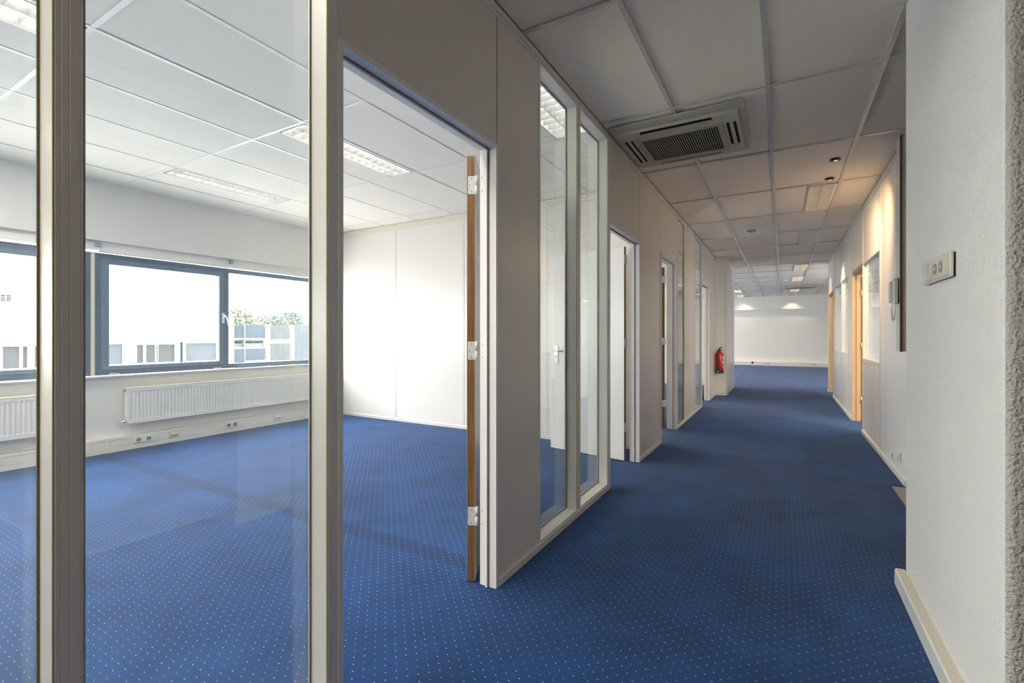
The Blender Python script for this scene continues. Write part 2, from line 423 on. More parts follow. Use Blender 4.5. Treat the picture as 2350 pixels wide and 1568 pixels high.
# ------------------------------------------------------------------ enclosing walls that close the rooms
LOBBY = mat('taupe_lobby_wall', (0.30, 0.26, 0.22), 0.8)  # tone darkened to cut bounced light from the unseen lobby
def plainwall(name, label, *b, m=WALLPAINT):
    o = box(name, m, None, *b); return tag(o, label, 'wall', None, 'structure')
plainwall('wall_lobby', 'plain white cross wall between lobby and office out of view', -1.278, XL, -6.0, -3.0, 0, H + 0.2)
plainwall('wall_near', 'plain taupe wall closing the lobby behind the viewpoint', -1.278, 3.0, -3.1, -3.0, 0, H + 0.2, m=LOBBY)
plainwall('wall_side', 'plain taupe wall at the side of the lobby beyond the pillar', 3.0, 3.1, -3.0, 4.85, 0, H + 0.2, m=LOBBY)
plainwall('wall_passage', 'plain white wall at the end of the passage behind the pillar', XRB, 3.0, 4.85, 4.95, 0, H + 0.2)
plainwall('wall_office_near', 'plain white end wall of the glazed office out of view', XO, XLB, -6.1, -6.0, 0, H + 0.2)
r = struct('wall_east', 'plain white outer wall of the rooms behind the right partition', 'wall')
for q in rect_sub([(4.95, 21.8, 0.0, H + 0.2)], (13.2, 14.7, 0.8, 2.2)): box('wall_piece', WALLPAINT, r, 4.0, 4.1, *q)
r = struct('window_16', 'added window out of view on the right, brightening the far room', 'window')  # opening added to bring daylight onto the far room ceiling
box('pane', WGLASS, r, 4.04, 4.046, 13.2, 14.7, 0.8, 2.2)
for y in (13.2, 14.65): box('window_frame', WINDARK, r, 4.02, 4.07, y, y + 0.05, 0.8, 2.2)
plainwall('wall_rooms', 'plain white cross wall between the right rooms and the far room', XRB, 4.0, 12.25, 12.35, 0, H + 0.2)

r = struct('roof', 'flat roof slab over all rooms', 'roof')
box('slab', SLAB, r, XO - 0.3, 4.15, -6.15, 21.85, H + 0.2, H + 0.3)
# ------------------------------------------------------------------ outer window wall
def winwall():
    r = struct('wall_outer', 'white outer wall with parapet and bulkhead around the window band', 'wall')
    box('parapet', WALLPAINT, r, XO - 0.25, XO, -6.0, 12.2, 0, 0.772)
    box('bulkhead', BULKPAINT, r, XO - 0.25, XO, -6.0, 12.2, 2.175, H + 0.2)
    box('soffit_band', BULKPAINT, r, XO - 0.25, XO - 0.045, -6.0, 12.2, 2.112, 2.175)
    box('pier', WALLPAINT, r, XO - 0.25, XO, 4.90, 5.15, 0.772, 2.112)
    box('pier', WALLPAINT, r, XO - 0.25, XO, 11.65, 12.5, 0, H + 0.2)
    box('pier', WALLPAINT, r, XO - 0.25, XO, -1.4, -1.2, 0.772, 2.112)
    box('pier', WALLPAINT, r, XO - 0.25, XO, -6.0, -5.8, 0.772, 2.112)
    box('parapet', WALLPAINT, r, XO - 0.25, XO, 12.5, 21.7, 0, 0.772)
    box('bulkhead', WALLPAINT, r, XO - 0.25, XO, 12.5, 21.7, 2.112, H + 0.2)
    box('pier', WALLPAINT, r, XO - 0.25, XO, 16.55, 16.75, 0.772, 2.112)
    box('pier', WALLPAINT, r, XO - 0.25, XO, 21.0, 21.7, 0.772, 2.112)
    return r
winwall()
def outer_window(n, label, y0, y1, mull=None, detail=True, handle=False):
    r = struct('window_%d' % n, label, 'window')
    X = -6.12; z0, z1 = 0.788, 2.058
    t = 0.055
    m = MB()
    m.box(X - 0.07, X, y0, y1, z0, z0 + t).box(X - 0.07, X, y0, y1, z1 - t, z1)
    m.box(X - 0.07, X, y0, y0 + t, z0 + t, z1 - t).box(X - 0.07, X, y1 - t, y1, z0 + t, z1 - t)
    if mull: m.box(X - 0.07, X, mull - 0.066, mull, z0 + t, z1 - t)
    m.build('window_frame', WINDARK, r)
    ys = [(y0 + t, (mull - 0.066) if mull else y1 - t)]
    a, b = ys[0]; s = 0.067
    k = MB(); xx = X + 0.012
    g0, g1 = 0.885, 1.949
    k.box(xx - 0.06, xx, a, b, z0 + t, g0).box(xx - 0.06, xx, a, b, g1, z1 - t).box(xx - 0.06, xx, a, a + s, g0, g1).box(xx - 0.06, xx, b - s, b, g0, g1)
    k.bevel(0.003, 1).build('window_sash', WINMID, r)
    box('pane', WGLASS, r, X - 0.036, X - 0.03, a + s, b - s, g0, g1)
    if mull: box('pane', WGLASS, r, X - 0.036, X - 0.03, mull, y1 - t, z0 + t, z1 - t)
    if handle:
        hy = b - 0.012
        hp = box('handle', WHITEP, r, xx, xx + 0.012, hy - 0.016, hy + 0.016, 1.36, 1.49, bevel=0.005)
        MB().tube([(xx + 0.01, hy, 1.45), (xx + 0.045, hy, 1.452), (xx + 0.055, hy + 0.012, 1.44), (xx + 0.056, hy + 0.03, 1.38), (xx + 0.056, hy + 0.034, 1.325)], [0.009, 0.009, 0.009, 0.008, 0.007], 10).build('lever', WHITEP, hp)
        for yy in (a + s + 0.045, b - s - 0.01):
            box('drain_cap', WHITEP, r, X + 0.012, X + 0.018, yy - 0.045, yy + 0.045, 0.797, 0.806)
        box('sash_seal', WHITEP, r, xx, xx + 0.003, b - s, b - s + 0.016, g0, g1)
    return r
o = box('trim_2', SILL, None, XO - 0.07, XO + 0.055, -6.0, 4.90, 0.772, 0.786, bevel=0.003); tag(o, 'beige sill board under the office windows', 'sill', None, 'structure')
outer_window(1, 'dark framed window of the office left of the white joint strip', -1.2, 2.013)
outer_window(2, 'dark framed window with white lever handle above the long radiator', 2.042, 4.90, 3.394, handle=True)
box('trim_1', CREAMTRIM, None, -6.19, -6.105, 2.013, 2.042, 0.788, 2.058)
tag(bpy.data.objects['trim_1'], 'pale vertical strip between the two dark office windows', 'trim', None, 'structure')
outer_window(15, 'plain window of the office out of view beside the viewpoint', -5.8, -1.4)
outer_window(11, 'plain window of the second office out of view', 5.15, 11.65, 8.6)
outer_window(12, 'plain window of the far room nearer the corridor', 12.5, 16.55)
outer_window(13, 'plain window of the far room nearer the end wall', 16.75, 21.0)

# curtain rail along the window head
r = empty('curtain_rail', (XO - 0.02, 1.7, 2.085), 'white double curtain track along the head of the office windows', 'curtain rail')
box('track', WHITEP, r, XO - 0.062, XO - 0.03, -1.2, 4.88, 2.088, 2.112)
box('track', WHITEP, r, XO - 0.066, XO - 0.006, 2.06, 4.88, 2.062, 2.085, bevel=0.003)
box('track', WHITEP, r, XO - 0.066, XO - 0.012, -1.2, 2.05, 2.075, 2.087)
for y in (2.05, 3.4, 0.6):
    box('bracket', mat('grey_bracket', (0.35, 0.38, 0.45), 0.4), r, XO - 0.045, XO + 0.006, y - 0.018, y + 0.018, 2.112, 2.165, bevel=0.004)

# floor cable duct below the radiators
r = struct('baseboard_outer', 'white cable duct along the foot of the window wall', 'skirting')
box('duct_body', DUCT, r, XO, -5.975, -6.0, YB, 0, 0.148)
box('duct_ledge', DUCT, r, -5.975, -5.966, -6.0, YB, 0.122, 0.150, bevel=0.002)
box('duct_foot', DUCT, r, -5.975, -5.964, -6.0, YB, 0, 0.046, bevel=0.002)
ys = [-1.4, 0.5, 1.975, 2.12, 2.655, 3.9, YB]
for a, b in zip(ys, ys[1:]): box('duct_cover', DUCT, r, -5.975, -5.967, a + 0.0015, b - 0.0015, 0.049, 0.119)

# ------------------------------------------------------------------ sockets
def socket_x(x, y0, y1, z0, z1, label, group, n=2, face=1, m=WHITEP, name='wall_socket'):
    """outlet plate on a wall of constant x, facing +x (face=1) or -x"""
    r = empty(name, (x, (y0 + y1) / 2, z0), label, 'socket', group)
    d = 0.012 * face
    box('plate', m, r, x, x + d, y0, y1, z0, z1, bevel=0.003)
    zc = (z0 + z1) / 2; w = (y1 - y0) / n
    for i in range(n):
        yc = y0 + w * (i + 0.5); R = min(w, z1 - z0) * 0.36
        dd = MB().lathe([(R, 0), (R, 0.004 * face), (R * 0.86, 0.004 * face), (R * 0.8, 0.001 * face), (0.0, 0.001 * face)], yc, zc, 20, 'x', x + d)
        q = dd.build('socket_insert', GREYP, r)
        for s in (-1, 1):
            MB().lathe([(R * 0.16, 0), (R * 0.16, 0.002 * face), (0, 0.002 * face)], yc + s * R * 0.4, zc, 8, 'x', x + d + 0.0005 * face).build('pin_hole', DARK, q)
    return r
def socket_y(y, x0, x1, z0, z1, label, group, n=2, m=WHITEP):
    r = empty('wall_socket', ((x0 + x1) / 2, y, z0), label, 'socket', group)
    box('plate', m, r, x0, x1, y - 0.012, y, z0, z1, bevel=0.003)
    w = (x1 - x0) / n; zc = (z0 + z1) / 2
    for i in range(n):
        xc = x0 + w * (i + 0.5); R = min(w, z1 - z0) * 0.36
        MB().lathe([(R, 0), (R, -0.004), (0, -0.004)], xc, zc, 16, 'y', y - 0.012).build('socket_insert', GREYP, r)
    return r
def data_outlet(x, y0, y1, z0, z1, label, m):
    r = empty('data_outlet', (x, (y0 + y1) / 2, z0), label, 'socket', 'data outlets on the cable duct')
    box('plate', m, r, x, x + 0.010, y0, y1, z0, z1, bevel=0.002)
    zm = (z0 + z1) / 2
    MB().prism([(x + 0.010, zm + 0.001), (x + 0.026, zm + 0.001), (x + 0.012, z1 - 0.004), (x + 0.010, z1 - 0.004)], 'y', y0 + 0.012, y1 - 0.012).build('hood', m, r)
    MB().box(x + 0.010, x + 0.0125, y0 + 0.016, y1 - 0.016, zm - 0.008, zm).build('port', DARK, r)
    return r
XD = -5.967
socket_x(XD, 2.315, 2.50, 0.058, 0.122, 'white double socket on the duct below the left end of the long radiator', 'double sockets on the cable duct')
socket_x(XD, 3.262, 3.42, 0.058, 0.122, 'white double socket on the duct below the middle of the long radiator', 'double sockets on the cable duct')
socket_x(XD, 1.19, 1.35, 0.058, 0.122, 'white double socket on the duct below the short left radiator', 'double sockets on the cable duct')
data_outlet(XD, 2.655, 2.745, 0.056, 0.112, 'beige data outlet on the duct beside the white double socket', BEIGEP)
data_outlet(XD, 3.925, 4.01, 0.066, 0.116, 'small white data outlet on the duct nearest the office back wall', WHITEP)

# ------------------------------------------------------------------ radiators
def radiator(label, y0, y1, z0=0.283, z1=0.645):
    xf = -5.93
    r = empty('radiator', (xf - 0.05, (y0 + y1) / 2, z0), label, 'radiator', 'panel radiators below the office windows')
    k = MB(); n = int((y1 - y0 - 0.04) / 0.0335); p = (y1 - y0 - 0.04) / n
    yy = [(y0, 0)]
    for i in range(n):
        b = y0 + 0.02 + i * p
        yy += [(b, 0), (b + p * 0.16, 1), (b + p * 0.66, 1), (b + p * 0.82, 0)]
    yy.append((y1, 0))
    zz = [(z0, 0), (z0 + 0.030, 0), (z0 + 0.042, 1), (z1 - 0.042, 1), (z1 - 0.030, 0), (z1, 0)]
    g = [[k.bm.verts.new((xf - 0.006 * a * b, y, z)) for z, b in zz] for y, a in yy]
    for i in range(len(yy) - 1):
        for j in range(len(zz) - 1): k.bm.faces.new((g[i][j], g[i + 1][j], g[i + 1][j + 1], g[i][j + 1]))
    k.build('front_panel', RADW, r)
    box('back_panel', RADW, r, xf - 0.085, xf - 0.075, y0 + 0.01, y1 - 0.01, z0 + 0.01, z1 - 0.01)
    box('side_cover', RADW, r, xf - 0.085, xf, y0 - 0.004, y0, z0 + 0.004, z1 - 0.004)
    box('side_cover', RADW, r, xf - 0.085, xf, y1, y1 + 0.004, z0 + 0.004, z1 - 0.004)
    k = MB().box(xf - 0.088, xf + 0.001, y0 - 0.004, y1 + 0.004, z1, z1 + 0.010).bevel(0.003, 1)
    k.build('top_grille', RADW, r)
    box('bottom_edge', RADW, r, xf - 0.006, xf + 0.002, y0, y1, z0 - 0.006, z0)
    v = MB().lathe([(0.011, 0), (0.011, 0.03), (0.016, 0.032), (0.016, 0.055), (0.010, 0.06)], xf - 0.045, z0 + 0.018, 14, 'y', y0 - 0.064).build('valve', CHROME, r)
    MB().tube([(xf - 0.045, y0 - 0.03, z0 + 0.018), (xf - 0.05, y0 - 0.032, z0 - 0.03), (XO + 0.02, y0 - 0.034, z0 - 0.04), (XO + 0.003, y0 - 0.034, z0 - 0.04)], 0.007, 8).build('pipe', RADW, v)
    MB().lathe([(0.012, 0), (0.012, 0.022), (0.006, 0.026)], xf - 0.045, z1 - 0.02, 12, 'y', y0 - 0.03).build('bleed_valve', GREYP, r)
    for y in (y0 + 0.3, y1 - 0.3):
        box('bracket', RADW, r, XO + 0.0025, xf - 0.085, y - 0.015, y + 0.015, z0 + 0.05, z1 - 0.05)
    return r
radiator('long white ribbed radiator below the window with the lever handle', 2.262, 4.70)
radiator('white ribbed radiator at the left edge of the office, cut off by the frame', -0.6, 1.78)

# ------------------------------------------------------------------ left partition
WL = struct('wall_left', 'white panelled partition along the left side of the corridor', 'wall')
ZB, ZT = 0.050, 2.722           # top of bottom rail, underside of top rail
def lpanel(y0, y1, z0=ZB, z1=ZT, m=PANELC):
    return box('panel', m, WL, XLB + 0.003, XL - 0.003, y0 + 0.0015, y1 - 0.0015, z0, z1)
def lpost(y0, y1, z0=ZB, z1=ZT, groove=True):
    """aluminium cover profile with shallow grooves on the corridor face"""
    w = y1 - y0; d = 0.0006
    if groove and w > 0.03:
        pts = [(XLB, y0), (XL - 0.0005, y0), (XL, y0 + 0.0008)]
        for g in (0.20, 0.50, 0.90):
            yg = y0 + g * w; pts += [(XL, yg - 0.0011), (XL - d, yg - 0.0005), (XL - d, yg + 0.0005), (XL, yg + 0.0011)]
        pts += [(XL - 0.0005, y1), (XLB, y1)]
    else:
        pts = [(XLB, y0), (XL, y0), (XL, y1), (XLB, y1)]
    return MB().prism(pts, 'z', z0, z1).build('post', PROFILE, WL)
def brail(y0, y1):
    MB().prism([(XLB - 0.004, 0), (XL + 0.004, 0), (XL + 0.004, 0.034), (XL - 0.002, 0.038), (XL - 0.002, 0.043), (XL + 0.001, 0.045), (XL + 0.001, ZB), (XLB - 0.001, ZB), (XLB - 0.004, 0.034)], 'y', y0, y1).build('bottom_rail', PROFILE, WL)
# head rail (runs the whole length)
for a, b in ((-3.0, 1.9), (1.9, 4.48), (4.48, 10.32)):
    MB().prism([(XLB - 0.004, ZT), (XL + 0.002, ZT), (XL + 0.002, ZT + 0.012), (XL - 0.003, ZT + 0.015), (XL - 0.003, ZT + 0.02), (XL + 0.004, ZT + 0.023), (XL + 0.004, H - 0.001), (XLB - 0.004, H - 0.001)], 'y', a, b).build('head_rail', PROFILE, WL)
for a, b in ((-3.0, 0.981), (1.913, 3.578), (4.483, 5.40), (6.292, 8.452), (9.396, 10.32)): brail(a, b)
lpanel(-3.0, -0.27); lpost(-0.27, -0.245)
lpost(0.335, 0.377); lpost(0.944, 0.981)
lpanel(0.982, 1.905, 2.116); lpanel(1.914, 2.344); lpost(2.344, 2.366, groove=False)
lpost(2.914, 2.969); lpost(3.543, 3.578, groove=False)
lpanel(3.579, 4.482, 2.100); lpanel(4.484, 5.342); lpost(5.356, 5.402, ZB, 2.14, groove=False)
lpanel(5.343, 6.364, 2.14)
lpanel(6.294, 6.364, ZB, 2.14)
lpost(6.364, 6.374, groove=False)
lpost(6.80, 6.83, groove=False)
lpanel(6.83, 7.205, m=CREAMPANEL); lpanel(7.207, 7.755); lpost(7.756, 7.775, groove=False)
lpost(8.325, 8.35, groove=False); lpanel(8.351, 8.452)
lpanel(8.453, 9.395, 2.108); lpanel(9.397, 9.82); lpanel(9.822, 10.318)

def glazing(n, label, y0, y1, z0=ZB, z1=ZT, x=-1.262, glass=None, xf=XL, sgn=1, bead=None, seal=None):
    bead = bead or BEADD; seal = seal or BEAD
    """fixed pane set back in a partition, with beads on all four sides; sgn: corridor lies towards +x (1) or -x (-1)"""
    r = struct('window_%d' % n, label, 'window')
    box('pane', glass or GLASS, r, x - 0.003, x + 0.003, y0, y1, z0, z1)
    s = sgn
    ww = 0.004; xa, xb = x + 0.003 * s, x + 0.007 * s
    MB().box(xa, xb, y0, y0 + ww, z0, z1).box(xa, xb, y1 - ww, y1, z0, z1).box(xa, xb, y0 + ww, y1 - ww, z0, z0 + ww).box(xa, xb, y0 + ww, y1 - ww, z1 - ww, z1).build('bead', bead, r)
    b = MB(); xe = xf
    for ya, yb in ((y0, y0 + 0.003), (y1 - 0.003, y1)): b.box(xe - 0.006 * s, xe - 0.001 * s, ya, yb, z0, z1)
    b.build('edge_seal', seal, r)
    return r
glazing(3, 'tall glass pane left of the nearest cream post', -0.245, 0.335, glass=GLASSDIRTY)
glazing(4, 'wide tall glass pane between the two nearest cream posts', 0.377, 0.944)
glazing(5, 'tall glass pane just past the grey panel beside the first doorway', 2.366, 2.914, glass=GLASSCLEAN)
glazing(6, 'tall glass pane between the slim mullion and the second doorway', 2.969, 3.543, glass=GLASSCLEAN)
glazing(7, 'narrow glass pane just past the third doorway', 6.374, 6.80, x=-1.188, glass=GLASSCLEAN)
glazing(8, 'narrow glass pane just before the fourth doorway', 7.775, 8.325, x=-1.188, glass=GLASSCLEAN)

# ------------------------------------------------------------------ doors in the left partition
def leaf_group(root, ox, oy, ang, w, zt, handle=None, hinges=(0.325, 1.128, 1.930), side=1):
    """door leaf hung at (ox, oy); its length runs along direction ang, thickness to the left of it"""
    d = Vector((math.cos(ang), math.sin(ang), 0)); n = Vector((-d.y, d.x, 0)) * side
    M = Matrix(((d.x, n.x, 0, ox), (d.y, n.y, 0, oy), (0, 0, 1, 0), (0, 0, 0, 1)))
    def put(k, name, m, par):
        bmesh.ops.transform(k.bm, matrix=M, verts=k.bm.verts); return k.build(name, m, par)
    lf = put(MB().box(0, w, 0.001, 0.039, 0.012, zt), 'door_leaf', WOOD, root)
    lf['label'] = 'open white door leaf with an oak edge'
    put(MB().box(0.0005, w - 0.0005, 0.0, 0.0012, 0.013, zt - 0.001), 'face_panel', FRAMEW, lf)
    put(MB().box(0.0005, w - 0.0005, 0.0388, 0.040, 0.013, zt - 0.001), 'face_panel', FRAMEW, lf)
    for z in hinges:
        k = MB().box(-0.003, 0.0, -0.001, 0.034, z - 0.044, z + 0.044).bevel(0.0012, 1)
        h = put(k, 'hinge', FRAMEW, lf)
        k = MB().tube([(0.0, -0.0075, z - 0.046), (0.0, -0.0075, z - 0.001)], 0.0075, 12); k.tube([(0.0, -0.0075, z + 0.001), (0.0, -0.0075, z + 0.046)], 0.0075, 12)
        k.box(-0.004, 0.002, -0.010, 0.002, z - 0.044, z + 0.044)
        for zz, yy in ((z - 0.032, 0.018), (z + 0.032, 0.018), (z, 0.028)):
            pass
        put(k, 'hinge_knuckle', FRAMEW, lf)
        k = MB()
        for zz, yy in ((z - 0.032, 0.017), (z + 0.032, 0.017), (z, 0.027)):
            k.lathe([(0.0032, 0), (0.0032, -0.001), (0, -0.001)], yy, zz, 8, 'x', -0.0028)
        put(k, 'hinge_screws', GREYP, lf)
    if handle:
        for fy, s in ((0.0, -1), (0.040, 1)):
            u = w - 0.075
            pl = MB().box(u - 0.022, u + 0.022, fy, fy + 0.008 * s, 0.905, 1.095).bevel(0.003, 1)
            hp = put(pl, 'handle_plate', CHROME, lf)
            put(MB().tube([(u, fy + 0.006 * s, 1.045), (u, fy + 0.05 * s, 1.045), (u - 0.02, fy + 0.055 * s, 1.045), (u - 0.12, fy + 0.055 * s, 1.045)], 0.0095, 10), 'lever', CHROME, lf)
            put(MB().box(u - 0.005, u + 0.005, fy + 0.008 * s, fy + 0.0086 * s, 0.965, 0.995), 'keyhole', DARK, lf)
    return lf
def door(n, label, y0, y1, ztop, ang, w, leaf_z, fw=0.018, depth=(XL, XLB), m=FRAMEW, ox=-1.292, handle=None, hinges=(0.325, 1.128, 1.930), stop=True, oy=None):
    r = struct('door_%d' % n, label, 'door')
    xa, xb = depth
    k = MB()
    # folded frame: near jamb, far jamb, head
    k.box(xb, xa + 0.002, y0 - fw, y0, 0, ztop); k.box(xb, xa + 0.002, y1, y1 + fw, 0, ztop); k.box(xb, xa + 0.002, y0 - fw, y1 + fw, ztop, ztop + fw)
    k.build('door_frame', m, r)
    if stop:
        xs = xa - 0.043
        k = MB(); k.box(xs - 0.010, xs, y0, y0 + 0.012, 0, ztop - 0.012); k.box(xs - 0.010, xs, y1 - 0.012, y1, 0, ztop - 0.012); k.box(xs - 0.010, xs, y0, y1, ztop - 0.012, ztop)
        k.build('stop', m, r)
        k = MB(); k.box(xs, xs + 0.006, y0, y0 + 0.004, 0, ztop - 0.004); k.box(xs, xs + 0.006, y1 - 0.004, y1, 0, ztop - 0.004); k.box(xs, xs + 0.006, y0, y1, ztop - 0.004, ztop)
        k.build('seal', mat('grey_door_seal', (0.22, 0.21, 0.19), 0.7), r)
        k = MB()
        for z in hinges:
            for zz, xx in ((z - 0.032, xb + 0.012), (z + 0.032, xb + 0.012), (z, xb + 0.034)):
                k.lathe([(0.0032, 0), (0.0032, -0.0008), (0, -0.0008)], xx, zz, 8, 'y', y1)
        k.build('frame_screws', GREYP, r)
    if w: leaf_group(r, ox, oy if oy is not None else y1 + 0.002, ang, w, leaf_z, handle, hinges)
    return r
R = math.radians
door(1, 'nearest doorway in the left partition, oak edged leaf swung open', 0.999, 1.893, 2.097, R(116), 0.86, 2.073, oy=1.886)
door(2, 'second doorway of the left partition, leaf with chrome lever open', 3.596, 4.462, 2.078, R(170.2), 0.85, 2.05, handle=True, ox=-1.300, oy=4.448)
door(3, 'third doorway of the left partition with a wide pale jamb', 5.419, 6.262, 2.115, R(112), 0.80, 2.085, fw=0.018, depth=(XL, -1.30), ox=-1.322, oy=6.258)
door(4, 'fourth doorway of the left partition beside the fire extinguisher niche', 8.47, 9.378, 2.085, R(112), 0.86, 2.06, ox=-1.300, oy=9.37)

# ------------------------------------------------------------------ office back partition
WB = struct('wall_back', 'white panelled back partition of the glazed office', 'wall')
for a, b in ((-6.045, -4.752), (-4.746, -3.570), (-3.566, -2.38), (-2.376, XLB - 0.004)):
    box('panel', PANEL, WB, a, b, YB + 0.003, YB + 0.097, 0.045, 2.70)
for x in (-4.749, -3.568, -2.378):
    box('post', PROFILE, WB, x - 0.013, x + 0.013, YB, YB + 0.1, 0.045, 2.70)
box('head_rail', CREAMTRIM, WB, XO, XLB - 0.004, YB - 0.006, YB + 0.104, 2.70, H - 0.001)
MB().prism([(YB - 0.006, 0), (YB + 0.1, 0), (YB + 0.1, 0.045), (YB, 0.045), (YB - 0.002, 0.04), (YB - 0.006, 0.034)], 'x', XO + 0.09, XLB - 0.004).build('bottom_rail', PROFILE, WB)
box('corner_post', CREAMTRIM, WB, -5.965, -5.93, YB - 0.012, YB, 0, 2.70)

# ------------------------------------------------------------------ pillar niche at the end of the left partition
r = struct('pillar', 'boxed white pillar at the end of the left partition behind the fire extinguisher', 'pillar')
box('front_panel', PANEL, r, -1.176, -0.995, 10.325, 10.34, 0.05, H - 0.001)
box('core', PANEL, r, -1.30, -0.975, 10.34, 12.0, 0.0, H - 0.001)
box('side_panel', PANEL, r, -0.975, -0.970, 10.345, 12.0, 0.012, H - 0.001)
box('corner_profile', PROFILE, r, -0.995, -0.970, 10.322, 10.345, 0.05, H - 0.001)
box('skirting', PROFILE, r, -1.176, -0.995, 10.315, 10.34, 0.0, 0.045)
plainwall('wall_corner', 'white wall piece closing the second office beyond the pillar', XO, -1.30, 12.2, 12.35, 0, H + 0.2)

# ------------------------------------------------------------------ right partition
WR = struct('wall_right', 'white panelled partition along the right side of the corridor', 'wall')
PANELR = mat('lit_white_panel', (0.88, 0.86, 0.825), 0.3, 0.5, var=0.01)  # copy of the white panel, lamp light put into its lighter colour
def rpanel(y0, y1, z0=0.05, z1=ZT, m=PANELR):
    return box('panel', m, WR, XR + 0.003, XRB - 0.003, y0 + 0.002, y1 - 0.002, z0, z1)
def rpost(y0, y1, z0=0.05, z1=ZT, m=PROFILE): return box('post', m, WR, XR, XRB, y0, y1, z0, z1)
for a, b in ((4.802, 8.2), (8.2, 12.27)):
    box('head_rail', PROFILE, WR, XR - 0.004, XRB, a, b, ZT, H - 0.001)
for a, b in ((4.802, 7.165), (8.19, 11.03), (12.12, 12.25)):
    MB().prism([(XR - 0.012, 0), (XRB, 0), (XRB, 0.05), (XR, 0.05), (XR - 0.003, 0.047), (XR - 0.012, 0.042)], 'y', a, b).build('bottom_rail', FRAMEW, WR)
rpanel(4.802, 5.958); rpost(5.958, 6.008)
rpanel(6.008, 7.15, 2.085); rpanel(6.008, 7.15, 0.05, 0.895); rpost(7.15, 7.166)
box('transom', PROFILE, WR, XR - 0.004, XRB, 6.008, 7.15, 0.895, 0.925)
box('transom', PROFILE, WR, XR, XRB, 6.008, 7.15, 2.072, 2.085)
rpanel(7.167, 8.19, 2.10)
rpanel(8.191, 8.60); rpost(8.60, 8.63)
for a, b in ((8.63, 9.545), (9.575, 10.60)):
    rpanel(a, b, 2.115); rpanel(a, b, 0.05, 0.90)
    box('transom', PROFILE, WR, XR - 0.004, XRB, a, b, 0.90, 0.925); box('transom', PROFILE, WR, XR - 0.002, XRB, a, b, 2.10, 2.115)
rpost(9.545, 9.575); rpost(10.60, 10.63); rpanel(10.63, 11.03); rpanel(11.031, 12.12, 2.095); rpanel(12.121, 12.25)
def rglaze(n, label, y0, y1, z0, z1):
    q = glazing(n, label, y0, y1, z0, z1, x=XR + 0.03, glass=GLASSCLEAN, xf=XR, sgn=-1, bead=PROFILE, seal=PROFILE)
    return q
rglaze(9, 'pane in the right partition just beyond the intercom, reflecting the corridor', 6.008, 7.15, 0.925, 2.072)
rglaze(10, 'pane in the right partition between the two tan doorways', 8.63, 9.545, 0.925, 2.10)
rglaze(14, 'pane in the right partition just before the last tan doorway', 9.575, 10.60, 0.925, 2.10)
def rdoor(n, label, y0, y1, zt, leaf=True):
    q = struct('door_%d' % n, label, 'door'); f = 0.02
    k = MB(); k.box(XR - 0.002, XRB, y0, y0 + f, 0, zt); k.box(XR - 0.002, XRB, y1 - f, y1, 0, zt); k.box(XR - 0.002, XRB, y0, y1, zt, zt + f)
    k.build('door_frame', TANFRAME, q)
    k = MB(); k.box(XR + 0.05, XR + 0.062, y0 + f, y0 + f + 0.012, 0, zt); k.box(XR + 0.05, XR + 0.062, y1 - f - 0.012, y1 - f, 0, zt)
    k.box(XR + 0.05, XR + 0.062, y0 + f, y1 - f, zt - 0.012, zt); k.build('stop', TANFRAME, q)
    ly = y1 - f - 0.004
    lf = MB().box(XRB + 0.006, XRB + 0.046, ly, ly + 0.80, 0.012, zt - 0.03).build('door_leaf', WOOD, q)
    box('face_panel', FRAMEW, lf, XRB + 0.0055, XRB + 0.0065, ly + 0.001, ly + 0.799, 0.013, zt - 0.031); box('face_panel', FRAMEW, lf, XRB + 0.0455, XRB + 0.0465, ly + 0.001, ly + 0.799, 0.013, zt - 0.031)
    for z in (0.30, 1.06, 1.80):
        box('hinge', STEEL, lf, XRB + 0.008, XRB + 0.036, ly - 0.003, ly, z - 0.045, z + 0.045)
        MB().tube([(XRB + 0.002, ly - 0.006, z - 0.045), (XRB + 0.002, ly - 0.006, z + 0.045)], 0.006, 10).build('hinge_knuckle', STEEL, lf)
    return q
rdoor(5, 'nearer tan framed doorway in the right partition', 7.168, 8.188, 2.06)
rdoor(6, 'last tan framed doorway in the right partition by the far room', 11.033, 12.118, 2.06)

# tall casing at the near end of the right partition
r = empty('wall_casing', (0.88, 4.76, 1.077), 'tall pale wall casing with a brown edge hung at the near end of the right partition', 'casing')
box('side_board', CASESIDE, r, 0.8035, 0.953, 4.716, 4.800, 1.077, 2.772)
box('front_board', CASEFRONT, r, 0.800, 0.8035, 4.722, 4.862, 1.077, 2.772)
box('return_board', CASEFRONT, r, 0.8035, 0.848, 4.802, 4.862, 1.079, 2.770)
box('edge_strip', BROWNEDGE, r, 0.797, 0.812, 4.709, 4.716, 1.075, 2.772)
# intercom
r = empty('intercom_phone', (0.79, 4.85, 1.45), 'cream wall intercom with handset and coiled cord on the tall casing', 'telephone')
box('mount_plate', DARK, r, 0.795, 0.800, 4.752, 4.86, 1.458, 1.658)
b = box('base', CREAMP, r, 0.770, 0.795, 4.755, 4.855, 1.455, 1.662, bevel=0.006)
for z in (1.50, 1.525): MB().lathe([(0.008, 0), (0.008, -0.004), (0.0, -0.004)], 4.835, z, 12, 'x', 0.770).build('button', WHITEP, b)
k = MB().box(0.758, 0.794, 4.868, 4.925, 1.470, 1.645).bevel(0.012, 3); hs = k.build('handset', CREAMP, r)
box('cradle', CREAMP, r, 0.776, 0.792, 4.853, 4.87, 1.475, 1.50, bevel=0.003); box('cradle', CREAMP, r, 0.776, 0.792, 4.853, 4.87, 1.60, 1.63, bevel=0.003)
pts = []
A = Vector((0.776, 4.897, 1.475)); Bp = Vector((0.782, 4.80, 1.46)); N = 420
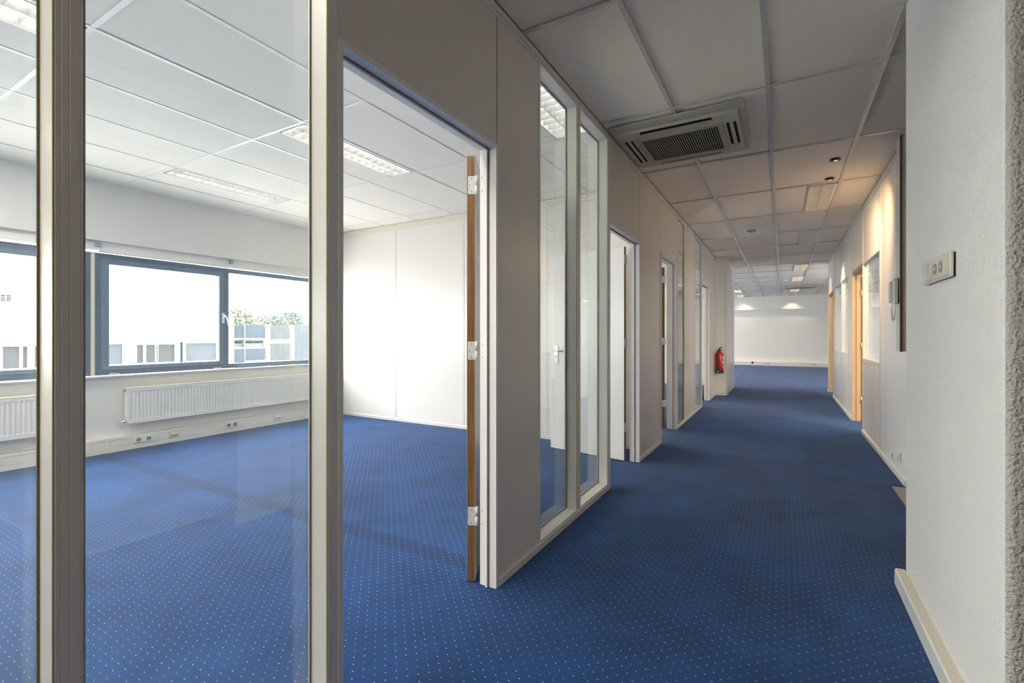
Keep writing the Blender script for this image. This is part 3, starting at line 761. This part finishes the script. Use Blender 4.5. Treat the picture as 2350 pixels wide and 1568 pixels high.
for i in range(N + 1):
    t = i / N
    y = A.y + (Bp.y - A.y) * t + 0.020 * math.sin(math.pi * 2 * t) * (1 - 2 * abs(t - 0.5))
    z = 1.468 - 0.142 * math.sin(math.pi * t) ** 0.55
    x = A.x + (Bp.x - A.x) * t
    a = t * 2 * math.pi * 42
    pts.append((x + 0.0034 * math.cos(a), y + 0.0025 * math.sin(a), z + 0.0034 * math.sin(a)))
MB().tube(pts, 0.0019, 5).build('coiled_cord', CREAMP, r)
# low socket on the right partition
r = empty('wall_socket', (XR, 5.07, 0.145), 'surface socket low on the right partition near the bare floor strip', 'socket')
box('plate', WHITEP, r, XR - 0.012, XR, 5.01, 5.13, 0.140, 0.222, bevel=0.003)
box('socket_body', WHITEP, r, XR - 0.045, XR - 0.012, 5.02, 5.12, 0.148, 0.215, bevel=0.006)
MB().lathe([(0.02, 0), (0.02, -0.003), (0, -0.003)], 5.07, 0.182, 16, 'x', XR - 0.045).build('socket_insert', GREYP, r)

# ------------------------------------------------------------------ rough plastered pillar on the right
r = struct('pillar', 'broad rough plastered white pillar at the right with a rounded grey edge', 'pillar')
x0, x1, ya, yb, rad = 0.51, 1.30, 1.733, 2.885, 0.022
out = [(x1, yb), (x0 + 0.006, yb), (x0, yb - 0.006)]
for i in range(9):
    t = math.pi / 2 * i / 8
    out.append((x0 + rad - rad * math.cos(t), ya - 0.003 + rad - rad * math.sin(t)))
out.append((x1, ya - 0.003))
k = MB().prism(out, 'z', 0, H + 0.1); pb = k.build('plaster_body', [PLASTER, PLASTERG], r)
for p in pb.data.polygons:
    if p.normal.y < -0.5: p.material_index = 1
box('ceiling_trim', CASEFRONT, r, 0.462, 0.509, 2.0, 2.855, H - 0.012, H - 0.001)
r = struct('baseboard_right', 'white wooden skirting along the foot of the plastered pillar', 'skirting')
MB().prism([(0.470, 0), (0.508, 0), (0.508, 0.074), (0.476, 0.074), (0.470, 0.068)], 'y', 1.72, 2.90).build('board', FRAMEW, r)
box('top_edge', CREAMTRIM, r, 0.476, 0.509, 1.72, 2.899, 0.074, 0.0765)
# four-gang switch and socket panel on the pillar
r = empty('switch_panel', (0.505, 2.3, 1.40), 'cream four part switch and socket panel on the plastered pillar', 'switch')
box('back_plate', DARK, r, 0.498, 0.509, 2.140, 2.465, 1.405, 1.486)
k = MB().box(0.488, 0.500, 2.128, 2.472, 1.402, 1.490).bevel(0.006, 3); fr = k.build('frame', CREAMP, r)
for i, yc in enumerate((2.428, 2.353)):
    ya2, yb2 = yc - 0.029, yc + 0.029
    k = MB().prism([(0.489, 1.411), (0.480 if i else 0.485, 1.411), (0.4845, 1.446), (0.486 if i else 0.479, 1.481), (0.489, 1.481)], 'y', ya2, yb2); k.build('rocker', CREAMP, r)
    box('rocker_gap', GREYP, r, 0.4875, 0.4885, ya2 - 0.004, ya2, 1.411, 1.481)
for yc in (2.283, 2.212):
    box('socket_cover', CREAMP, r, 0.4835, 0.4885, yc - 0.031, yc + 0.031, 1.409, 1.483, bevel=0.002)
    ins = MB().lathe([(0.0205, 0), (0.0205, -0.0025), (0.019, -0.0025), (0.0175, -0.0005), (0.0, -0.0005)], yc, 1.446, 24, 'x', 0.4835).build('socket_insert', GREYP, r)
    box('cross_bar', CREAMP, ins, 0.4815, 0.4832, yc - 0.017, yc + 0.017, 1.4435, 1.4485)
    for s in (-1, 1): MB().lathe([(0.0032, 0), (0.0032, -0.001), (0, -0.001)], yc, 1.446 + s * 0.0095, 8, 'x', 0.4828).build('pin_hole', CREAMP, ins)
box('side_cover', CREAMP, r, 0.4835, 0.4885, 2.140, 2.178, 1.409, 1.483, bevel=0.002)
r.location.x += 0.004

# ------------------------------------------------------------------ far room
r = struct('wall_far', 'white end wall of the far room with a bulkhead along its top', 'wall')
box('bulkhead', WALLPAINT, r, XO, 4.0, Y_END, Y_END + 0.25, 2.255, H + 0.2)
box('lower_wall', WALLPAINT, r, XO, 4.0, Y_END + 0.18, Y_END + 0.25, 0, 2.255)
r = struct('baseboard_far', 'white cable duct along the foot of the far end wall', 'skirting')
box('duct_body', DUCT, r, XO, 4.0, Y_END, Y_END + 0.18, 0, 0.165)
box('duct_lid', DUCT, r, XO, 4.0, Y_END - 0.008, Y_END, 0.03, 0.15)
FY = Y_END - 0.008
socket_y(FY, -0.62, -0.42, 0.065, 0.135, 'double socket on the far duct right of the black outlet', 'sockets on the far cable duct')
socket_y(FY, 0.95, 1.15, 0.065, 0.135, 'double socket on the far duct close to the right partition', 'sockets on the far cable duct')
r = empty('data_outlet', (-1.06, FY, 0.09), 'black square outlet on the far duct', 'socket')
box('plate', BLACKP, r, -1.10, -1.03, FY - 0.012, FY, 0.075, 0.145, bevel=0.003)
box('port', DARK, r, -1.08, -1.05, FY - 0.014, FY - 0.012, 0.095, 0.125)

# ------------------------------------------------------------------ luminaires
def luminaire(rect, label, group, tube, fins=14, lanes=2, light=None):
    x0, x1, y0, y1 = rect
    r = empty('ceiling_light', ((x0 + x1) / 2, (y0 + y1) / 2, H), label, 'lamp', group)
    zt = H + 0.085
    k = MB(); t = 0.003
    k.box(x0, x1, y0, y1, zt, zt + t).box(x0, x0 + t, y0, y1, H, zt).box(x1 - t, x1, y0, y1, H, zt).box(x0, x1, y0, y0 + t, H, zt).box(x0, x1, y1 - t, y1, H, zt)
    k.build('housing', LOUVRE, r)
    k = MB(); q = 0.012
    k.box(x0, x0 + q, y0, y1, H - 0.003, H).box(x1 - q, x1, y0, y1, H - 0.003, H).box(x0, x1, y0, y0 + q, H - 0.003, H).box(x0, x1, y1 - q, y1, H - 0.003, H)
    k.build('rim', RAIL, r)
    w = (x1 - x0 - 2 * q) / lanes
    for i in range(lanes):
        xc = x0 + q + w * (i + 0.5)
        MB().tube([(xc, y0 + 0.03, H + 0.062), (xc, y1 - 0.03, H + 0.062)], 0.013, 10).build('lamp_tube', tube, r)
    for i in range(lanes - 1):
        xc = x0 + q + w * (i + 1)
        MB().prism([(xc - 0.010, H + 0.045), (xc - 0.0025, H + 0.002), (xc + 0.0025, H + 0.002), (xc + 0.010, H + 0.045)], 'y', y0 + q, y1 - q).build('spine', LOUVRE, r)
    src = None
    p = (y1 - y0 - 2 * q) / fins
    for j in range(1, fins):
        yc = y0 + q + p * j
        if src is None:
            k = MB(); yc0 = yc
            for i in range(lanes):
                a = x0 + q + w * i; b = a + w
                k.prism([(yc - 0.006, H + 0.042), (yc - 0.0015, H + 0.004), (yc + 0.0015, H + 0.004), (yc + 0.006, H + 0.042)], 'x', a + 0.003, b - 0.003)
            src = k.build('louvre_fin', LOUVRE, r); ORG[src.name] = ORG[r.name]
        else:
            o2 = src.copy(); COL.objects.link(o2); o2.parent = r; o2.location = (0, yc - yc0, 0)
    return r
GO = 'louvred lights in the office ceiling'
luminaire(OFF_LIGHT[0], 'louvred ceiling light nearest the office windows', GO, TUBE)
luminaire(OFF_LIGHT[1], 'louvred ceiling light half hidden by the second cream post', GO, TUBE)
luminaire(OFF_LIGHT[2], 'louvred ceiling light cut by the top left corner of the picture', GO, TUBE)
luminaire(OFF_LIGHT[3], 'louvred ceiling light seen through the tall glass past the grey panel', GO, TUBE)
GC = 'louvred lights along the corridor ceiling'
luminaire(CORR_LIGHT[0], 'warm louvred corridor light beside the two dark downlights', GC, TUBEDIM, fins=22)
luminaire(CORR_LIGHT[1], 'dim grey louvred corridor light, second from the downlights', GC, TUBEOFF, fins=18)
luminaire(FAR_LIGHT[0], 'cream louvred light just inside the far room', GC, TUBEW, fins=8)
luminaire(FAR_LIGHT[1], 'cream louvred light between the motion sensor and the far room edge', GC, TUBEW, fins=8)
luminaire(FAR_LIGHT[2], 'louvred light directly behind the far air conditioner', GC, TUBEW, fins=8)
luminaire(FAR_LIGHT[3], 'dim louvred light against the far end wall, in line with the corridor', GC, TUBEOFF, fins=8)
GF = 'white lights at the left of the far room'
luminaire(FAR_LIGHT[4], 'bright white far room light, the one farther from the end wall', GF, TUBE, fins=8)
luminaire(FAR_LIGHT[5], 'bright white far room light, the one close to the end wall', GF, TUBE, fins=8)

# recessed halogen downlights
def downlight(x, y, label, group, tilt=0.0, r0=0.042):
    r = empty('downlight', (x, y, H), label, 'lamp', group)
    MB().lathe([(r0, 0.002), (r0, -0.003), (r0 * 0.86, -0.006), (r0 * 0.66, -0.004), (r0 * 0.60, 0.002)], x, y, 28, 'z', H).build('ring', BRONZE, r)
    MB().lathe([(r0 * 0.60, 0.0), (r0 * 0.5, -0.008 - tilt), (r0 * 0.2, -0.010 - tilt)], x, y, 20, 'z', H + 0.002).build('eyeball', BRONZE, r)
    MB().lathe([(r0 * 0.42, 0.0), (r0 * 0.36, -0.004), (r0 * 0.05, -0.005)], x + 0.002, y, 18, 'z', H - 0.006 - tilt).build('lamp', BULB, r)
    return r
GD = 'recessed halogen downlights in the corridor ceiling'
downlight(0.41, 5.10, 'dark ringed downlight nearer the pillar', GD)
downlight(0.41, 5.69, 'dark ringed downlight right before the warm louvred light', GD, 0.006)
spot('halogen', (0.41, 5.10, H - 0.03), (0.86, 6.9, 1.3), 62, WARM, 86, 1.0, 0.04)
spot('halogen', (0.41, 5.69, H - 0.03), (0.86, 7.4, 1.3), 62, WARM, 86, 1.0, 0.04)
spot('halogen', (0.37, 9.3, H - 0.006), (0.86, 9.42, 1.4), 36, (1.0, 0.78, 0.55), 66, 0.8)  # bare spot hidden in the grey luminaire, added to light the wall
spot('halogen', (0.30, 11.4, H - 0.02), (0.80, 11.75, 1.9), 18, (1.0, 0.78, 0.55), 60, 0.8)
for x in (0.33, -1.36):
    downlight(x, 21.2, 'small downlight washing the far bulkhead, ' + ('in line with the corridor' if x > 0 else 'near the white lights at its left'), 'downlights by the far bulkhead')
    spot('halogen', (x, 21.2, H - 0.012), (x, 21.2, 0), 13, (1.0, 0.86, 0.68), 104, 0.6)
spot('halogen', (1.25, 3.7, H - 0.02), (0.42, 3.75, 0), 48, (1.0, 0.45, 0.22), 50, 0.9)

# ------------------------------------------------------------------ ceiling cassette air conditioners
def cassette(cx, cyy, label, group, w=0.465):
    r = empty('air_conditioner', (cx, cyy, H), label, 'air conditioner', group)
    def B(k, x0, x1, y0, y1, z0, z1): return k.box(cx + x0, cx + x1, cyy + y0, cyy + y1, H + z0, H + z1)
    k = B(MB(), -w, w, -w, w, -0.013, -0.001); k.bevel(0.004, 2).build('flange', ACCREAM, r)
    slots = [(-0.255, 0.255, -0.350, -0.285), (-0.255, 0.255, 0.345, 0.40), (-0.405, -0.340, -0.22, 0.29), (0.335, 0.402, -0.20, 0.235)]
    rs = [(-0.425, 0.425, -0.36, 0.425)]
    for s in slots: rs = rect_sub(rs, s)
    k = MB()
    for q in rs: B(k, q[0], q[1], q[2], q[3], -0.034, -0.013)
    k.build('face_plate', ACCREAM, r)
    for i, (a, b, c, d) in enumerate(slots):
        k = B(MB(), a, b, c, d, -0.029, -0.027); k.build('outlet_slot', DARK if i != 1 else GREYP, r)
        k = MB()
        if b - a > d - c:
            m2 = (c + d) / 2 + (0.022 if i == 0 else 0.0)
            k.prism([(cyy + m2 - 0.012, H - 0.036), (cyy + m2 + 0.006, H - 0.030), (cyy + m2 + 0.006, H - 0.027), (cyy + m2 - 0.012, H - 0.033)], 'x', cx + a + 0.004, cx + b - 0.004)
        else:
            m2 = (a + b) / 2
            k.prism([(cx + m2 - 0.013, H - 0.031), (cx + m2, H - 0.036), (cx + m2 + 0.013, H - 0.031), (cx + m2 + 0.013, H - 0.028), (cx + m2 - 0.013, H - 0.028)], 'y', cyy + c + 0.004, cyy + d - 0.004)
        k.build('vane', ACCREAM, r)
    gx, g0, g1 = 0.315, -0.235, 0.40 - 0.06
    gi = 0.278; h0, h1 = -0.185, 0.345 - 0.06
    k = MB()
    for q in rect_sub([(-gx, gx, g0, g1)], (-gi, gi, h0, h1)): B(k, q[0], q[1], q[2], q[3], -0.040, -0.034)
    g = k.build('grille_frame', ACYELLOW, r)
    B(MB(), -gi, gi, h0, h1, -0.0350, -0.0342).build('filter', DARK, g)
    k = MB(); n = 33
    for i in range(n + 1):
        x = -gi + 2 * gi * i / n; B(k, x - 0.0026, x + 0.0026, h0, h1, -0.041, -0.036)
    for i in range(1, 3):
        y = h0 + (h1 - h0) * i / 3; B(k, -gi, gi, y - 0.0005, y + 0.0005, -0.0372, -0.0365)
    o2 = k.build('grille_bars', ACYELLOW, g); o2['kind'] = 'stuff'
    return r
GA = 'ceiling cassette air conditioners'
cassette(-0.692, 3.93, 'yellowed cassette air conditioner in the corridor ceiling above the glass panes', GA)
cassette(0.50, 17.70, 'cassette air conditioner in the ceiling of the far room', GA)

# emergency light / detector plate and motion sensor
r = empty('smoke_detector', (-0.395, 7.72, H), 'square white detector plate on the corridor ceiling left of the long rail', 'detector')
k = MB().box(-0.478, -0.312, 7.64, 7.80, H - 0.026, H + 0.006).bevel(0.004, 2); k.build('plate', WHITEP, r)
k = MB().box(-0.455, -0.335, 7.655, 7.785, H - 0.060, H - 0.026).bevel(0.008, 2); k.build('housing', mat('lilac_grey_plastic', (0.62, 0.62, 0.70), 0.4), r)
box('slot', DARK, r, -0.450, -0.340, 7.649, 7.655, H - 0.058, H - 0.052)
MB().lathe([(0.011, 0.0), (0.011, -0.012), (0.004, -0.018)], -0.395, 7.70, 12, 'z', H - 0.060).build('sensor', GREYP, r)
r = empty('motion_sensor', (0.07, 15.5, H), 'tiny white motion sensor on the far room ceiling', 'detector')
MB().lathe([(0.055, 0.004), (0.055, -0.02), (0.04, -0.03)], 0.07, 15.5, 16, 'z', H).build('base', WHITEP, r)
MB().lathe([(0.035, 0.0), (0.03, -0.02), (0.012, -0.03)], 0.085, 15.5, 14, 'z', H - 0.03).build('lens', GREYP, r)

# ------------------------------------------------------------------ fire extinguisher
ex, ey, ez = -1.092, 10.215, 0.455
r = empty('fire_extinguisher', (ex, ey, ez), 'red fire extinguisher with a black base hung on the boxed pillar', 'fire extinguisher')
MB().lathe([(0.070, 0.075), (0.0715, 0.08), (0.0715, 0.36), (0.068, 0.385), (0.05, 0.41), (0.026, 0.422), (0.024, 0.44)], ex, ey, 32, 'z', ez).build('cylinder', REDP, r)
MB().lathe([(0.073, 0.0), (0.075, 0.006), (0.075, 0.076), (0.070, 0.082)], ex, ey, 32, 'z', ez).build('foot_ring', BLACKP, r)
MB().lathe([(0.026, 0.44), (0.026, 0.465), (0.016, 0.468), (0.016, 0.485)], ex, ey, 16, 'z', ez).build('valve', BLACKP, r)
k = MB(); k.prism([(ex - 0.025, ez + 0.475), (ex + 0.035, ez + 0.492), (ex + 0.05, ez + 0.525), (ex + 0.035, ez + 0.53), (ex + 0.0, ez + 0.515), (ex - 0.025, ez + 0.49)], 'y', ey - 0.012, ey + 0.012)
k.prism([(ex - 0.02, ez + 0.458), (ex + 0.055, ez + 0.452), (ex + 0.06, ez + 0.46), (ex - 0.02, ez + 0.47)], 'y', ey - 0.012, ey + 0.012)
k.build('lever', GREENP, r)
MB().tube([(ex - 0.02, ey - 0.01, ez + 0.455), (ex - 0.04, ey - 0.035, ez + 0.44), (ex - 0.035, ey - 0.078, ez + 0.37), (ex - 0.028, ey - 0.084, ez + 0.25), (ex - 0.026, ey - 0.086, ez + 0.12), (ex - 0.026, ey - 0.086, ez + 0.05)], 0.011, 10).build('hose', BLACKP, r)
MB().lathe([(0.013, 0), (0.016, 0.02), (0.016, 0.06)], ex - 0.026, ey - 0.086, 12, 'z', ez + 0.005).build('nozzle', GREENP, r)
def lab(a0, a1, z0, z1, m, name='label'):
    k = MB(); n = 8; g = []
    for i in range(n + 1):
        t = a0 + (a1 - a0) * i / n
        g.append([k.bm.verts.new((ex + 0.0722 * math.cos(t), ey + 0.0722 * math.sin(t), ez + z)) for z in (z0, z1)])
    for i in range(n): k.bm.faces.new((g[i][0], g[i + 1][0], g[i + 1][1], g[i][1]))
    return k.build(name, m, r)
lab(R(-48), R(10), 0.10, 0.34, mat('red_print', (0.45, 0.02, 0.015), 0.4), 'label_sheet')
for z0, z1, m in ((0.29, 0.33, WHITEP), (0.255, 0.275, mat('green_print', (0.25, 0.35, 0.20), 0.5)), (0.195, 0.245, WHITEP), (0.12, 0.15, mat('yellow_print', (0.55, 0.42, 0.10), 0.5)), (0.16, 0.18, mat('orange_print', (0.6, 0.25, 0.05), 0.5))):
    k = MB(); n = 6; g = []
    for i in range(n + 1):
        t = R(-42) + (R(0) - R(-42)) * i / n
        g.append([k.bm.verts.new((ex + 0.0726 * math.cos(t), ey + 0.0726 * math.sin(t), ez + z)) for z in (z0, z1)])
    for i in range(n): k.bm.faces.new((g[i][0], g[i + 1][0], g[i + 1][1], g[i][1]))
    k.build('label_field', m, r)
box('wall_hook', BLACKP, r, ex - 0.025, ex + 0.025, ey + 0.06, 10.324, ez + 0.30, ez + 0.40)

# ------------------------------------------------------------------ outdoors
GZ = -4.0
o = box('ground', EXTG, None, -160, -6.45, -90, 160, GZ - 0.3, GZ); tag(o, 'paved yard below the office windows', 'ground', None, 'structure')
r = empty('building', (-30, 0, GZ), 'white rendered building across the yard with a row of low windows', 'building')
XF = -24.0
box('wall', EXTW, r, XF - 12, XF - 0.15, -40, 12.0, GZ, 9.0)
box('wall', EXTW, r, XF - 12, XF - 0.15, 12.0, 13.57, GZ, 2.30)
# facade skin with openings
ops = [(4.15, 6.14, -0.02, 0.86), (6.23, 8.1, -0.02, 0.86), (8.20, 9.02, -0.02, 0.90), (9.40, 10.98, -0.02, 0.86), (11.12, 11.25, -0.04, 0.92), (11.31, 12.80, -0.02, 0.90), (4.5, 5.74, 2.43, 2.68)]
rs = [(-40.0, 12.0, GZ, 9.0), (12.0, 13.57, GZ, 2.30)]
for q in ops: rs = rect_sub(rs, q)
k = MB()
for a, b, c, d in rs: k.box(XF - 0.15, XF, a, b, c, d)
k.build('wall_skin', EXTW, r)
def xwin(a, b, z0, z1, muls, m, slats):
    f = MB(); t = 0.04
    f.box(XF - 0.10, XF + 0.02, a, b, z0, z0 + t).box(XF - 0.10, XF + 0.02, a, b, z1 - t, z1).box(XF - 0.10, XF + 0.02, a, a + t, z0, z1).box(XF - 0.10, XF + 0.02, b - t, b, z0, z1)
    for q in muls: f.box(XF - 0.10, XF + 0.01, q - 0.03, q + 0.03, z0, z1)
    w = f.build('window', EXTW, r)
    box('pane', m, w, XF - 0.14, XF - 0.12, a, b, z0, z1)
    if slats:
        s = MB(); n = 14
        for i in range(n):
            z = z0 + t + (z1 - z0 - 2 * t) * (i + 0.5) / n
            s.box(XF - 0.12, XF - 0.105, a + t, b - t, z - 0.008, z + 0.012)
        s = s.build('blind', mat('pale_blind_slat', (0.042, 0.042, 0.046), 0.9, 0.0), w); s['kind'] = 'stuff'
    box('sill', EXTW, w, XF - 0.02, XF + 0.10, a - 0.03, b + 0.03, z0 - 0.05, z0)
xwin(4.15, 6.14, -0.02, 0.86, (4.9, 5.42, 5.92), EXTBLIND, True)
xwin(6.23, 8.1, -0.02, 0.86, (6.4, 7.2), EXTBLIND, True)
xwin(8.20, 9.02, -0.02, 0.90, (), EXTCURT, False)
xwin(9.40, 10.98, -0.02, 0.86, (9.75, 10.19, 10.21), EXTBLIND, True)
xwin(11.31, 12.80, -0.02, 0.90, (), EXTCURT, False)
box('downpipe', EXTDK, r, XF - 0.12, XF - 0.04, 11.12, 11.25, -0.04, 0.92)
k = MB()
for i in range(8):
    y = 4.55 + i * 0.145
    for j in range(4): k.box(XF - 0.11, XF - 0.09, y, y + 0.115, 2.440 + j * 0.060, 2.440 + j * 0.060 + 0.046)
k.build('vent_grille', EXTDK, r); box('vent_back', EXTW, r, XF - 0.15, XF - 0.12, 4.5, 5.74, 2.43, 2.68)
# parking deck with cladding panels
XG = -40.0
r = empty('parking_deck', (XG - 5, 27, GZ), 'blue grey clad parking deck behind the white building', 'building')
box('deck', EXTG, r, XG - 14, XG - 0.3, 18.0, 40, 0.55, 0.75); box('deck', EXTG, r, XG - 14, XG - 0.3, 18.0, 40, -2.0, -1.8)
box('back_wall', GARPALE, r, XG - 14.2, XG - 14, 18, 40, GZ, 2.2)
for y in (22.45, 23.49, 25.62, 28.02): box('post', EXTW if y > 24 else GARBAR, r, XG - 0.3, XG + 0.08, y - (0.16 if y > 24 else 0.05), y + (0.16 if y > 24 else 0.05), GZ, 2.2)
def clad(a, b, z0, z1, m):
    k = MB(); n = max(3, int((b - a) / 0.17)); pts = []
    for i in range(n):
        y = a + (b - a) * i / n; d = (b - a) / n
        pts += [(XG, y), (XG + 0.03, y + d * 0.15), (XG + 0.03, y + d * 0.5), (XG, y + d * 0.65)]
    pts += [(XG, b), (XG - 0.05, b), (XG - 0.05, a)]
    k.prism(pts, 'z', z0, z1).build('cladding_panel', m, r)
clad(22.5, 23.44, 1.0, 2.12, GARBLUE); clad(23.54, 25.42, 0.98, 2.13, GARBLUE)
clad(22.5, 23.44, -1.4, 0.1, GARBLUE); clad(23.54, 25.42, -0.9, 0.08, GARBLUE)
clad(28.2, 33.0, -1.6, 2.22, GARPALE); clad(18.2, 22.4, -1.4, 2.1, GARBLUE)
box('parapet', EXTW, r, XG - 0.3, XG + 0.02, 18.2, 25.46, 0.1, 0.2); box('parapet', EXTW, r, XG - 0.3, XG + 0.02, 18.2, 25.46, 0.9, 0.98)
box('louvre_panel', GARBAR, r, XG - 0.35, XG - 0.30, 22.5, 25.4, 0.2, 0.9); box('parapet', EXTW, r, XG - 0.3, XG + 0.03, 23.54, 25.42, -1.25, -0.95)
for z0, z1 in ((0.86, 2.18), (-1.06, 0.53)):
    box('backing', GARBACK, r, XG - 0.2, XG - 0.15, 25.78, 27.86, z0, z1)
    k = MB()
    for i in range(17):
        y = 25.83 + (27.80 - 25.83) * i / 16; k.box(XG, XG + 0.04, y - 0.028, y + 0.028, z0, z1)
    k.build('bar_screen', GARBAR, r)
box('lintel', EXTW, r, XG - 0.2, XG + 0.05, 25.78, 27.86, 0.53, 0.86); box('lintel', EXTW, r, XG - 0.2, XG + 0.05, 25.78, 27.86, -1.25, -1.06)
# trees beyond the deck
def tree(y, x, ztop, w, label, m, seed):
    rnd = random.Random(seed)
    r = empty('tree', (x, y, GZ), label, 'tree', 'trees beyond the parking deck')
    MB().tube([(x, y, GZ), (x + 0.1, y, GZ + 2.5), (x, y + 0.2, ztop - 1.5)], [0.25, 0.2, 0.1], 8).build('trunk', BARK, r)
    k = MB()
    for i in range(700):
        a = rnd.uniform(0, 6.283); h = rnd.uniform(0, 1) ** 0.8; rr = w * math.sqrt(max(0.02, 1 - (h - 0.25) ** 2 * 1.4)) * rnd.uniform(0.55, 1.0)
        c = Vector((x + rr * math.cos(a), y + rr * math.sin(a), ztop - 4.2 + 4.2 * h))
        s = rnd.uniform(0.09, 0.24)
        res = bmesh.ops.create_icosphere(k.bm, subdivisions=1, radius=s, matrix=Matrix.Translation(c))
        for v in res['verts']: v.co += Vector((rnd.uniform(-1, 1), rnd.uniform(-1, 1), rnd.uniform(-1, 1))) * s * 0.35
    k.build('crown', m, r)
tree(34.6, -60, 4.6, 2.0, 'pale yellow green tree just right of the white building corner', CROWN1, 1)
tree(38.0, -64.5, 4.3, 1.7, 'pale green tree between the yellow green tree and the blue green ones', CROWN1, 2)
tree(40.3, -61, 4.0, 1.6, 'low blue green tree above the barred screens of the parking deck', CROWN2, 3)
tree(45.0, -64.5, 4.8, 2.0, 'taller blue green tree above the pale cladding by the cream post', CROWN2, 4)
tree(44.6, -70, 4.4, 1.9, 'distant pale tree between the two blue green trees', CROWN1, 5)
